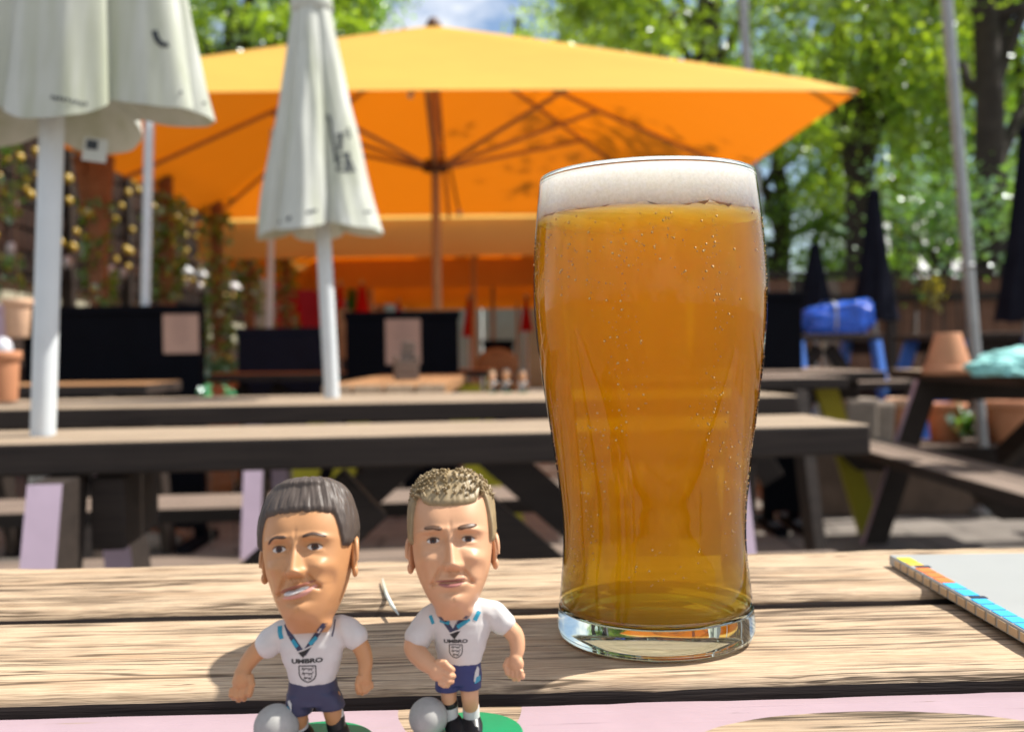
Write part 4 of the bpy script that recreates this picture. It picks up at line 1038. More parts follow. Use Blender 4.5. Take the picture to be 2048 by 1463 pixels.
outer = [(r / 1000, z / 1000) for r, z in spline(prof_mm, 110)]
H_GL = outer[-1][1]
def r_out(z): return float(np.interp(z, [p[1] for p in outer], [p[0] for p in outer]))
BASE_T = 0.0108; WALL = .0017
def glass_material():
    m, n, l, o = newmat('clear_glass')
    g = n.new('ShaderNodeBsdfGlass'); g.inputs['IOR'].default_value = 1.5; g.inputs['Roughness'].default_value = 0.0
    g.inputs['Color'].default_value = (.90, .93, .91, 1)
    l.new(g.outputs[0], o.inputs['Surface']); return m
def thin_glass_material():
    m, n, l, o = newmat('thin_glass_wall')
    t = n.new('ShaderNodeBsdfTransparent'); t.inputs['Color'].default_value = (.985, .99, .985, 1)
    g = n.new('ShaderNodeBsdfGlossy'); g.inputs['Roughness'].default_value = .02
    f = n.new('ShaderNodeFresnel'); f.inputs['IOR'].default_value = 1.33
    x = n.new('ShaderNodeMixShader'); l.new(f.outputs[0], x.inputs['Fac']); l.new(t.outputs[0], x.inputs[1]); l.new(g.outputs[0], x.inputs[2])
    l.new(x.outputs[0], o.inputs['Surface']); return m
M['glass'] = glass_material(); M['thin_glass'] = thin_glass_material()
gl = thing('pint_glass', 'tall curved pint glass full of amber beer on the sunlit boards', 'glass', gp)
gl.rotation_euler = (0, R(-.6), 0)
mb = MB()
zb = BASE_T
# solid foot
foot = [(0, .0014), (.020, .0012), (r_out(0) - .005, .0004), (r_out(0) - .0022, 0), (r_out(.0012) - .0004, .0012)] + [(r, z) for r, z in outer if .002 < z < zb] + [(r_out(zb), zb), (r_out(zb) - WALL * 1.4, zb + .0002), (r_out(zb) * .80, zb - .0012), (r_out(zb) * .45, zb - .0022), (0, zb - .0026)]
mb.lathe(foot, 96); mb.build('foot', M['glass'], gl)
mb = MB(); wall = [(r, z) for r, z in outer if z > zb + .0003]
rim = [(wall[-1][0] - .0002, H_GL + .0006), (wall[-1][0] - .0009, H_GL + .0009), (wall[-1][0] - .0016, H_GL + .0005)]
mb.lathe(wall, 96); mb.build('wall', M['thin_glass'], gl)
mb = MB()
rr = [(r_out(H_GL - .0016), H_GL - .0016), (r_out(H_GL), H_GL - .0002)] + rim + [(r_out(H_GL) - .0018, H_GL - .0016), (r_out(H_GL - .0016), H_GL - .0016)]
mb.lathe(rr, 96); mb.build('rim', M['glass'], gl)

FOAM_B = H_GL - 78 / pxs / 1000
def beer_material():
    """hazy ale: a body that scatters a little and soaks up blue, with a bending surface"""
    m, n, l, o = newmat('amber_beer')
    tr = n.new('ShaderNodeBsdfTransparent')
    rf = n.new('ShaderNodeBsdfRefraction'); rf.inputs['IOR'].default_value = 1.33; rf.inputs['Roughness'].default_value = 0.06
    a = n.new('ShaderNodeMixShader'); a.inputs['Fac'].default_value = .22
    l.new(tr.outputs[0], a.inputs[1]); l.new(rf.outputs[0], a.inputs[2]); l.new(a.outputs[0], o.inputs['Surface'])
    sc = n.new('ShaderNodeVolumeScatter'); sc.inputs['Color'].default_value = (1, .70, .10, 1); sc.inputs['Density'].default_value = 29; sc.inputs['Anisotropy'].default_value = 0.05
    ab = n.new('ShaderNodeVolumeAbsorption'); ab.inputs['Color'].default_value = (.999, .88, .10, 1); ab.inputs['Density'].default_value = 110
    ad = n.new('ShaderNodeAddShader'); l.new(sc.outputs[0], ad.inputs[0]); l.new(ab.outputs[0], ad.inputs[1]); l.new(ad.outputs[0], o.inputs['Volume'])
    return m
M['beer'] = beer_material()
bg = .0005
bprof = [(0, zb - .0016), (r_out(zb) * .45, zb - .0012), (r_out(zb) * .80, zb - .0002), (r_out(zb + .002) - bg * 1.5, zb + .0016)] + [(r - bg, z) for r, z in outer if zb + .003 < z < FOAM_B - .0004] + [(r_out(FOAM_B) - bg, FOAM_B), (0, FOAM_B)]
be = thing('beer', 'hazy golden amber ale filling the pint glass', 'beer', gp); be.rotation_euler = (0, R(-.6), 0)
mb = MB(); mb.lathe(bprof, 96); lq = mb.build('liquid', M['beer'], be)
def foam_mat():
    m, n, l, o = newmat('cream_foam')
    v = coords(n, l)
    f = noise(n, l, v, 900, 4, .6)
    vo = n.new('ShaderNodeTexVoronoi'); vo.inputs['Scale'].default_value = 900; l.new(v, vo.inputs['Vector'])
    c = ramp(n, l, f, [(.25, (.80, .78, .68)), (.6, (.92, .905, .82))])
    nm = bump(n, l, mixrgb(n, l, .6, f, vo.outputs['Distance']), .45, .0007)
    p = pbsdf(n, l, o, c, .5, nm, .4)
    p.inputs['Subsurface Weight'].default_value = 1.0; p.inputs['Subsurface Radius'].default_value = (.05, .042, .034); p.inputs['Subsurface Scale'].default_value = 1
    return m
M['foam'] = foam_mat()
mb = MB(); nn = 128; zt_ = H_GL - .0012; rows = 16; rings = []
for j in range(rows + 1):
    t = j / rows; ring = []
    for k in range(nn):
        a = 2 * math.pi * k / nn
        z = FOAM_B + .0003 + (zt_ - FOAM_B) * t
        if j == 0: z += .0016 * mnoise.noise((math.cos(a) * 9, math.sin(a) * 9, 0)) + .0009 * mnoise.noise((math.cos(a) * 30, math.sin(a) * 30, 4)) - .0006
        r = r_out(z) - bg * .98 + .00012 * mnoise.noise((a * 30, z * 2500, 1))
        ring.append(Vector((r * math.cos(a), r * math.sin(a), z)))
    rings.append(ring)
for q in (.8, .55, .25, .01):
    rings.append([Vector((p.x * q / 1.0, p.y * q, zt_ + .0022 * (1 - q) + .0005 * mnoise.noise((p.x * q * 300, p.y * q * 300, 2)))) for p in rings[rows]])
mb.loft(rings)
mb.build('foam', M['foam'], be)
# bubbles rising at the glass
mb = MB(); rb_ = random.Random(3)
bub = MB().ball((0, 0, 0), 1, nu=6, nv=4)
streams = [rb_.uniform(-math.pi, 0) for _ in range(46)]
for _ in range(2300):
    a = rb_.choice(streams) + rb_.gauss(0, .012) if rb_.random() < .5 else rb_.uniform(-math.pi, 0)
    z = zb + .012 + (FOAM_B - zb - .014) * rb_.random() ** .75
    if mnoise.noise((a * 2.2, z * 25, 5)) < -.12 + .2 * rb_.random(): continue
    r = r_out(z) - bg + .00022; s_ = rb_.choice((.00013, .00016, .0002, .00024, .00030, .0004))
    c = Vector((r * math.cos(a), r * math.sin(a), z)); n0 = len(mb.v)
    mb.v += [v * s_ + c for v in bub.v]; mb.f += [tuple(i + n0 for i in f) for f in bub.f]; mb.m += [0] * len(bub.f); mb.sm += [True] * len(bub.f)
M['bubble'] = plain('pale_bubble', (.88, .58, .20), .3, .05, 30)
tag(mb.build('bubbles', M['bubble'], be), kind='stuff')

# ------------------------------------------------------------------ menu board and thread on the near table
c0 = atz(1776, 1112, TABLE_Z + .007)
mx0, my1 = c0.x, c0.y - .001
cd = thing('menu_card', 'thick white menu board with bright striped edge lying on the near table', 'menu', (mx0, my1, TABLE_Z + .0034), 0, rot=(R(.8), 0, R(.5)))
LC, WC, TC = .215, .30, .0046
M['card_white'] = plain('white_card', (.325, .335, .33), .45, .04, 20)
mb = MB(); mb.box((WC / 2, -LC / 2, TC / 2), (WC, LC, TC), ch=.0006); mb.build('board', M['card_white'], cd)
cols = {'o': (.80, .19, .05), 'b': (.05, .42, .80), 'y': (.72, .70, .05), 'n': (.03, .035, .07), 'a': (.85, .5, .08)}
for k_, c_ in cols.items(): M['ink_' + k_] = plain('edge_print_' + k_, c_, .45, .04, 20)
M['card_edge'] = plain('tan_card_edge', (.50, .36, .22), .6, .08, 60)
seq = [('y', .010, .0), ('a', .006, 0), ('n', .0035, .004), ('o', .0085, 0), ('o', .0085, 0), ('o', .0085, 0), ('b', .010, .0), ('b', .010, 0), ('n', .0035, .003), ('b', .0078, 0), ('b', .0078, 0), ('b', .0078, 0), ('b', .0078, 0), ('b', .0078, 0), ('b', .0078, 0),
       ('y', .006, 0), ('o', .004, 0), ('n', .005, 0), ('o', .008, 0), ('a', .008, 0), ('b', .008, 0), ('b', .008, 0), ('b', .008, 0), ('n', .004, 0), ('o', .009, 0)]
y_ = -.006
for k_, w_, off in seq:
    mb = MB(); mb.box((.0036 + off * .4, y_ - w_ / 2, TC + .0001), (.0058, w_ * .86, .0003)); mb.build('stripe', M['ink_' + k_], cd); y_ -= w_
y_ = -.006
mb = MB()
for i in range(26):
    mb.box((-.0002, -.010 - i * .0075, TC * .5), (.0005, .0056, TC * .62))
tag(mb.build('edge_band', M['card_edge'], cd), kind='stuff')
mb = MB()
for (u, v_, L_, a_) in ((.045, -.083, .007, 20), (.053, -.098, .008, -10), (.062, -.086, .010, 5), (.066, -.117, .006, 15), (.072, -.10, .012, 0)):
    mb.box((u, v_, TC + .0001), (L_, .0014, .0003), Matrix.Rotation(R(a_), 3, 'Z'))
tag(mb.build('small_print', M['ink_n'], cd), kind='stuff')
# white thread curled on the boards
pts = [atz(x, y, TABLE_Z + .0046) for x, y in ((765, 1157), (768, 1172), (774, 1190), (783, 1208), (797, 1228))]
mb = MB(); mb.tube(pts, [.0003, .0006, .0008, .0008, .0003], 8)
tag(mb.build('feather_shaft', M['white_cloth']), 'thin curled white feather shaft lying on the boards between the figurines', 'feather')
# splinters of bark-dark dirt along the board edge
# ------------------------------------------------------------------ toy footballers (worked out in millimetres, x right, y away, z up)
MMS = 0.001
def toy(name, base, rough=.42, var=.05, spec=.45, bmp=.05): return plain(name, base, rough, var, 260, bmp, spec, bdist=.0002)
M['shirt'] = toy('white_toy_paint', (.59, .575, .56), .45)
M['navy'] = toy('navy_toy_paint', (.035, .038, .085), .5)
M['navy_blue'] = toy('navy_blue_toy_paint', (.022, .032, .13), .5)
M['teal'] = toy('teal_toy_paint', (.02, .28, .42), .4)
M['ink'] = toy('black_lettering', (.012, .012, .014), .5)
M['sock'] = toy('white_sock_paint', (.56, .56, .55), .5)
M['boot'] = toy('black_boot_paint', (.010, .010, .012), .35)
M['ball'] = toy('grey_white_ball', (.36, .36, .34), .65, .12, .2)
M['toy_green'] = toy('green_base_paint', (.0, .22, .085), .4)
M['eye_white'] = toy('eye_white', (.60, .57, .54), .3)
M['iris'] = toy('brown_iris', (.055, .018, .010), .25)
M['pupil'] = toy('black_pupil', (.006, .005, .005), .2)
M['teeth'] = toy('white_teeth', (.66, .64, .62), .3)

def interp(st, q):
    z = np.array([s[0] for s in st]); out = []
    for k in (1, 2, 3):
        y = np.array([s[k] for s in st]); d = np.gradient(y, z)
        i = np.clip(np.searchsorted(z, q) - 1, 0, len(z) - 2); h = z[i + 1] - z[i]; t = (q - z[i]) / h
        out.append((2 * t**3 - 3 * t**2 + 1) * y[i] + (t**3 - 2 * t**2 + t) * h * d[i] + (-2 * t**3 + 3 * t**2) * y[i + 1] + (t**3 - t**2) * h * d[i + 1])
    return out
class Head:
    def __init__(s, stations, disp, n=2.35, yaw=0, roll=0, pivot=(0, 0, 50), pitch=-15):
        s.st, s.disp, s.n = stations, disp, n
        s.pv = Vector(pivot); s.M = Matrix.Rotation(R(yaw), 3, 'Z') @ Matrix.Rotation(R(roll), 3, 'Y') @ Matrix.Rotation(R(pitch), 3, 'X')
    def T(s, p): return s.M @ (Vector(p) - s.pv) + s.pv
    def raw(s, phi, z):
        w, f, b = [max(.05, float(a)) for a in interp(s.st, np.array([z]))]
        e = 2 / s.n; sn, cs = math.sin(phi), math.cos(phi)
        x = w * math.copysign(abs(sn) ** e, sn); y = -(f if cs > 0 else b) * math.copysign(abs(cs) ** e, cs)
        return x, y
    def front(s, x, z):
        w, f, b = [float(a) for a in interp(s.st, np.array([z]))]
        k = max(0, 1 - min(1, abs(x / w)) ** s.n) ** (1 / s.n)
        return -f * k - s.disp(x, z) * min(1, k * 1.6)
    def mesh(s, mats):
        z0, z1 = s.st[0][0], s.st[-1][0]; nz, nf, nb = 190, 200, 60
        u = np.linspace(0, 1, nz); zz = z0 + (z1 - z0) * np.sin(u * math.pi / 2 * .999) ** 1.0 if False else np.concatenate([np.linspace(z0, z1 - 3, nz - 30), z1 - 3 * np.cos(np.linspace(0, math.pi / 2, 31))[1:]])
        ph = np.concatenate([np.linspace(-math.pi / 2, math.pi / 2, nf, endpoint=False), np.linspace(math.pi / 2, 3 * math.pi / 2, nb, endpoint=False)])
        # even spacing in x over the face
        xs = np.linspace(-1, 1, nf, endpoint=False); ph[:nf] = np.sign(xs) * np.arcsin(np.clip(np.abs(xs), 0, 1) ** (s.n / 2) * .99999)
        rings = []
        for z in zz:
            w, f, b = [max(.02, float(a)) for a in interp(s.st, np.array([z]))]
            e = 2 / s.n; ring = []
            for p in ph:
                sn, cs = math.sin(p), math.cos(p)
                x = w * math.copysign(abs(sn) ** e, sn); k = abs(cs) ** e
                y = (-f * k - s.disp(x, z) * min(1, k * 1.6)) if cs > 0 else b * k
                ring.append(s.T((x, y, z)))
            rings.append(ring)
        mb = MB(); mb.loft(rings); return mb
def G(x, z, cx, cz, sx, sz, a, rot=0):
    dx, dz = x - cx, z - cz
    if rot: c, s_ = math.cos(rot), math.sin(rot); dx, dz = dx * c + dz * s_, -dx * s_ + dz * c
    return a * math.exp(-(dx / sx) ** 2 - (dz / sz) ** 2)
def SEG(x, z, ax, az, bx, bz, w, a):
    vx, vz = bx - ax, bz - az; t = max(0, min(1, ((x - ax) * vx + (z - az) * vz) / (vx * vx + vz * vz)))
    d2 = (x - ax - t * vx) ** 2 + (z - az - t * vz) ** 2; return a * math.exp(-d2 / (w * w)) * (math.sin(math.pi * (t * .8 + .1)) ** .5)
def face_disp(nose_tip=47.0, nose_top=55.0, nose_w=1.75, nose_a=3.2, eye_z=52.5, eye_x=4.5, mouth_z=42.6, slope=.12, chin_z=38.2, hollow=.6, open_=0.0, nose_x=0.0, chin_a=1.1, brow=.8):
    def f(x, z):
        d = 0.0
        xn = x - nose_x * min(1, max(0, (nose_top - z) / 8))
        t = (nose_top - z) / (nose_top - nose_tip)
        if -0.3 < t < 1.6:
            if t <= 1: a = .45 + (nose_a - .45) * max(0, t) ** 1.15; a *= min(1, (t + .3) / .3)
            else: a = nose_a * max(0, 1 - ((t - 1) / .24) ** 2) if t < 1.24 else 0
            wd = nose_w * (.62 + .42 * max(0, min(1, t)) ** 2)
            d += a * math.exp(-(abs(xn) / wd) ** 2.4)
        for s in (-1, 1):
            d += G(xn, z, s * nose_w * 1.06, nose_tip - .55, .85, .85, 1.15)
            d -= G(xn, z, s * nose_w * .62, nose_tip - 1.65, .5, .35, .55)
            d += G(x, z, s * eye_x * 1.06, eye_z + 2.5, 3.0, .8, brow * 1.35, -s * .08)
            d -= G(x, z, s * (eye_x - .2), eye_z + .1, 2.7, 1.45, 1.75)
            d += G(x, z, s * eye_x, eye_z, 1.7, .95, .80)
            d -= G(x, z, s * 1.9, eye_z + .2, 1.0, 1.5, .45)
            d += SEG(x, z, s * (eye_x - 1.9), eye_z + .55, s * (eye_x + 2.0), eye_z + .75, .42, .34)
            d += SEG(x, z, s * (eye_x - 1.6), eye_z - .95, s * (eye_x + 1.9), eye_z - .75, .38, .26)
            d -= SEG(x, z, s * (eye_x - 2.0), eye_z - 1.6, s * (eye_x + 2.4), eye_z - 2.3, .6, .25)
            d += G(x, z, s * 6.3, eye_z - 4.6, 2.7, 1.7, 1.35)
            d -= SEG(x, z, s * 2.5, nose_tip - .8, s * 5.3, mouth_z + slope * s * 5 - .6, .55, .85)
            d += G(x, z, s * 5.9, mouth_z + 1.8, 1.7, 2.4, .45)
            d -= G(x, z, s * 7.9, mouth_z + 1.2, 1.4, 3.2, hollow * 1.25)
            d += SEG(x, z, s * 9.6, 47.0, s * 7.6, 40.2, .8, .55)
            d -= G(x, z, s * 4.9, mouth_z + slope * s * 4.9, .8, .7, .55)
            d += G(x, z, s * 3.6, 59.5, 3.4, 3.0, .35)
        zz = mouth_z + slope * x
        d += G(x, z - zz, 0, .85, 3.7, .62, .78) + G(x, z - zz, 0, -.95, 3.0, .75, .85)
        d -= G(x, z - zz, 0, 0, 4.4, .30 + open_ * .4, .62 + open_)
        d -= G(x, z, nose_x * .5, (nose_tip + mouth_z) / 2 + .1, .55, 1.0, .28)
        d -= G(x, z, .2, mouth_z - 2.7, 2.8, .7, .55)
        d += G(x, z, .2, chin_z, 2.9, 1.9, chin_a)
        d -= G(x, z, .2, chin_z - .2, .4, 1.0, .18)
        d -= G(x, z, 0, eye_z + 3.2, .5, 1.4, .2)
        return d
    return f
def patch(head, fn, nu, nv, eps, matfn, mats, name, parent):
    """thin raised shape lying on the face; fn(u,v)->x,z ; closed sides down into the skin"""
    vs = []; fs = []; ms = []
    for j in range(nv + 1):
        for i in range(nu + 1):
            u, v = i / nu * 2 - 1, j / nv * 2 - 1; x, z = fn(u, v)
            ed = min(1 - abs(u), 1 - abs(v)); k = min(1, max(0, ed) * 4) ** .5
            vs.append(head.T((x, head.front(x, z) - eps * k + (.10 if ed < 1e-6 else 0), z)) * MMS)
    for j in range(nv):
        for i in range(nu):
            fs.append((j * (nu + 1) + i, j * (nu + 1) + i + 1, (j + 1) * (nu + 1) + i + 1, (j + 1) * (nu + 1) + i))
            ms.append(matfn(((i + .5) / nu * 2 - 1), ((j + .5) / nv * 2 - 1)))
    return link(name, mesh_of(name, vs, fs, mats, ms, True), parent)
def band(pts, w0, w1=None, taper=.25):
    """patch mapping for a stroke along a polyline with tapering ends"""
    pts = [np.array(p, float) for p in pts]; w1 = w0 if w1 is None else w1
    L = [0]
    for a, b in zip(pts[:-1], pts[1:]): L.append(L[-1] + np.linalg.norm(b - a))
    def at_(t):
        s = t * L[-1]
        px = np.interp(s, L, [p[0] for p in pts]); pz = np.interp(s, L, [p[1] for p in pts]); return np.array([px, pz])
    def sm(t): return (at_(max(0, t - .12)) + at_(min(1, t + .12)) + 2 * at_(t)) / 4
    def fn(u, v):
        t = (u + 1) / 2; p = sm(t); d = sm(min(1, t + .03)) - sm(max(0, t - .03)); d /= (np.linalg.norm(d) + 1e-9)
        w = (w0 + (w1 - w0) * t) * min(1, (min(t, 1 - t) / taper + .12)) ** .6
        return p[0] - d[1] * v * w / 2, p[1] + d[0] * v * w / 2
    return fn
def hair_mesh(head, hairline, crown, thick, groove, mats, name, parent, seed, tufts=None, nphi=300, nrow=60):
    c = Vector((0, .5, 55)); vs = []; fs = []
    for j in range(nrow + 1):
        t = j / nrow
        for i in range(nphi):
            p = -math.pi + 2 * math.pi * i / nphi
            zl = hairline(p); z = zl + (crown - .02 - zl) * math.sin(t * math.pi / 2) ** 1.0
            x, y = head.raw(p, z); q = Vector((x, y, z)); d = (q - c).normalized()
            k = min(1, t * 16) ** .5
            ang = math.atan2(x, -y + 3)
            g = groove * (mnoise.noise((ang * 9, z * .16, seed)) + .7 * mnoise.noise((ang * 21, z * .22, seed + 3)) + .4 * mnoise.noise((ang * 48, z * .4, seed + 5)))
            th = -.15 if j == 0 else thick * k + g * k * (1 - .6 * t)
            vs.append(head.T(q + d * th))
    for j in range(nrow):
        for i in range(nphi): fs.append((j * nphi + i, j * nphi + (i + 1) % nphi, (j + 1) * nphi + (i + 1) % nphi, (j + 1) * nphi + i))
    fs.append(tuple(nrow * nphi + i for i in range(nphi)))
    mb = MB(); mb.add(vs, fs, 0, True)
    if tufts: tufts(mb, c)
    for i, v in enumerate(mb.v): mb.v[i] = v * MMS
    return mb.build(name, mats, parent)
def ear(mb, head, s, w, z, h=9.5, tilt=.1, out=1.6):
    cx, cy = s * (w + .25), 1.2
    Rm = Matrix.Rotation(s * .38, 3, 'Z') @ Matrix.Rotation(-tilt, 3, 'X')
    P = lambda a: Vector((s * out * .55 * 1, 0, 0))
    t = MB()
    t.ball((0, 0, 0), (.75, 2.3, h * .46), nu=24, nv=16)
    pts = []
    for k in range(20):
        a = -1.9 + 4.3 * k / 19
        pts.append(Vector((s * .65, 2.15 * math.sin(a) * (1 if True else 1), h * .45 * math.cos(a))))
    t.tube(pts, [.35 + .45 * math.sin(math.pi * k / 19) for k in range(20)], 10)
    t.ball((s * .2, -.6, -h * .40), (.75, 1.2, 1.5)); t.ball((s * .35, -1.7, -.6), (.5, .7, 1.0))
    for v in t.v:
        q = Rm @ v + Vector((cx, cy, z)); v.x, v.y, v.z = head.T(q)
    n = len(mb.v); mb.v += t.v; mb.f += [tuple(i + n for i in f) for f in t.f]; mb.m += [0] * len(t.f); mb.sm += [True] * len(t.f)
def limb(mb, pts, rad, n=20):
    """smooth tapering limb"""
    P = [Vector(p) for p in pts]; out, rr = [], []
    m = len(P) - 1
    for i in range(m):
        p0, p1, p2, p3 = P[max(0, i - 1)], P[i], P[i + 1], P[min(m, i + 2)]
        for k in range(8):
            t = k / 8
            out.append(.5 * ((2 * p1) + (p2 - p0) * t + (2 * p0 - 5 * p1 + 4 * p2 - p3) * t * t + (3 * p1 - p0 - 3 * p2 + p3) * t ** 3)); rr.append(rad[i] + (rad[i + 1] - rad[i]) * t)
    out.append(P[-1]); rr.append(rad[-1])
    mb.tube(out, rr, n); mb.ball(P[0], rad[0]); mb.ball(P[-1], rad[-1])
def fist(mb, wrist, c, side, down, fwd, size=1.0, curl=1.0, thumb_side=1):
    """palm, four unequal bent fingers and a thumb from the side of the palm; down = finger direction, side = across the knuckles"""
    side, down, fwd = Vector(side).normalized(), Vector(down).normalized(), Vector(fwd).normalized(); c = Vector(c)
    Rm = Matrix((side, fwd, down)).transposed()
    mb.ball(c, (2.55 * size, 1.75 * size, 2.5 * size), Rm)
    Ls = (2.2, 2.75, 2.6, 1.9)
    for k in range(4):
        o = (k - 1.5) * 1.36 * size; L = Ls[k] * size; r = .80 * size * (1 if k < 3 else .9)
        a = c + side * o + down * 1.5 * size + fwd * (-.5 * size)
        b = a + down * L * .72 + fwd * (-.25) * size
        e = b + down * L * .35 + fwd * (1.1 * curl * size)
        g = e + fwd * (1.0 * curl * size) - down * .9 * curl * size
        mb.tube([a, b, e, g], [r * 1.02, r, r * .95, r * .8], 10); mb.ball(b, r * 1.03, nu=12, nv=8); mb.ball(e, r * .96, nu=12, nv=8); mb.ball(g, r * .8, nu=12, nv=8)
    s = thumb_side
    a = c + side * s * 1.9 * size - down * 1.1 * size - fwd * .3 * size; b = c + side * s * 3.0 * size + down * .9 * size - fwd * .9 * size; e = b + down * 2.0 * size - side * s * .5 * size - fwd * .1
    mb.tube([a, b, e], [.95 * size, .85 * size, .68 * size], 10); mb.ball(b, .87 * size, nu=12, nv=8); mb.ball(e, .7 * size, nu=12, nv=8)
    limb(mb, [wrist, c - down * 1.2 * size], [1.75 * size, 1.8 * size])
def ell_ring(cx, cy, z, a, b, n=48, p=2.4):
    e = 2 / p
    return [Vector((cx + a * math.copysign(abs(math.cos(t)) ** e, math.cos(t)), cy + b * math.copysign(abs(math.sin(t)) ** e, math.sin(t)), z)) for t in [2 * math.pi * k / n for k in range(n)]]
def scale_mesh(me, k):
    co = np.empty(len(me.vertices) * 3, dtype=np.float32); me.vertices.foreach_get('co', co); me.vertices.foreach_set('co', co * k); me.update(); return me
def bvh_of(me): return BVHTree.FromPolygons([v.co for v in me.vertices], [tuple(p.vertices) for p in me.polygons])
def project(polys, bvhs, eps, mat, name, parent, cuts=3, label=None):
    """flat print wrapped on the shirt from the front: polygons in mm x,z"""
    mb = MB()
    for poly in polys:
        bm = bmesh.new(); vv = [bm.verts.new((x * MMS, 0, z * MMS)) for x, z in poly]
        try: bm.faces.new(vv)
        except Exception: bm.free(); continue
        bmesh.ops.triangulate(bm, faces=bm.faces[:])
        if cuts: bmesh.ops.subdivide_edges(bm, edges=bm.edges[:], cuts=cuts, use_grid_fill=True)
        bm.verts.index_update(); vs = []; ok = True
        for v in bm.verts:
            best = None
            for b in bvhs:
                h = b.ray_cast(Vector((v.co.x, -.1, v.co.z)), Vector((0, 1, 0)))
                if h[0] is not None and (best is None or h[0].y < best.y): best = h[0]
            if best is None: ok = False; break
            vs.append(best + Vector((0, -eps * MMS, 0)))
        if ok: mb.add(vs, [[v.index for v in f.verts] for f in bm.faces], 0, False)
        bm.free()
    return mb.build(name, M[mat], parent)
def stroke_polys(pts, w):
    out = []
    for a, b in zip(pts[:-1], pts[1:]): out.append(quad_stroke(a[0], a[1], b[0], b[1], w))
    return out
def text_polys(txt, cx, cz, width, height, tilt=0.0):
    cu = D.curves.new('lettering', 'FONT'); cu.body = txt; cu.align_x = 'CENTER'; cu.align_y = 'CENTER'; cu.offset = .05; cu.resolution_u = 4
    o = D.objects.new('tmp_text', cu); COL.objects.link(o); bpy.context.view_layer.update()
    me = D.meshes.new_from_object(o.evaluated_get(bpy.context.evaluated_depsgraph_get())); D.objects.remove(o)
    xs = [v.co.x for v in me.vertices]; ys = [v.co.y for v in me.vertices]
    x0, x1, y0, y1 = min(xs), max(xs), min(ys), max(ys); out = []
    for p in me.polygons:
        q = []
        for i in p.vertices:
            u = (me.vertices[i].co.x - (x0 + x1) / 2) / (x1 - x0) * width; v = (me.vertices[i].co.y - (y0 + y1) / 2) / (y1 - y0) * height
            q.append((cx + u, cz + v + u * tilt))
        out.append(q)
    return out
def crest_polys(cx, cz, w, h):
    """shield outline and three walking lions one above the other"""
    sh = [(-.5, .5), (.5, .5), (.5, -.05), (.40, -.28), (.2, -.43), (0, -.5), (-.2, -.43), (-.40, -.28), (-.5, -.05)]
    P = [(cx + x * w, cz + z * h) for x, z in sh]; line = stroke_polys(P + [P[0]], w * .07)
    lions = []
    for k, (zo, s) in enumerate(((.31, .9), (.03, .88), (-.25, .62))):
        f = lambda pts: [(cx + x * w * s, cz + zo * h + z * h * .24) for x, z in pts]
        lions += stroke_polys(f([(-.27, .05), (-.05, .12), (.18, .02), (.3, .1)]), h * .062)          # body
        lions += stroke_polys(f([(-.34, .30), (-.24, .10)]), h * .075)                              # head
        lions += stroke_polys(f([(-.27, .0), (-.40, -.10), (-.36, -.22)]), h * .035) + stroke_polys(f([(-.20, .0), (-.22, -.34), (-.3, -.36)]), h * .04)
        lions += stroke_polys(f([(.16, .0), (.12, -.34), (.04, -.36)]), h * .04) + stroke_polys(f([(.29, .06), (.30, -.34), (.22, -.36)]), h * .04)
        lions += stroke_polys(f([(.32, .1), (.42, .28), (.34, .46), (.40, .56)]), h * .03)
    return line, lions

def boot_mesh(x, y, z0, yaw, L=9.5, wd=3.0, h=4.8):
    mb = MB(); Rm = Matrix.Rotation(R(yaw), 3, 'Z'); rings = []
    for k in range(15):
        t = k / 14; yy = 2.6 - L * t
        hh = h * (1 - .62 * min(1, max(0, (t - .28) / .5))) * (1 - max(0, (t - .88) / .12) ** 2 * .6); ww = wd * (.82 + .25 * math.sin(math.pi * min(1, t * .95))) * (1 - max(0, (t - .82) / .18) ** 2 * .55)
        if t < .1: ww *= .75 + 2.5 * t
        ring = []
        for a in range(24):
            an = 2 * math.pi * a / 24; sx, sz = math.cos(an), math.sin(an)
            zz = (sz * .5 + .5) ** 1.15 * hh
            ring.append(Rm @ Vector((sx * ww * (1 if sz < .2 else .92), yy, 0)) + Vector((x, y, z0 + zz)))
        rings.append(ring)
    mb.loft(rings); return mb

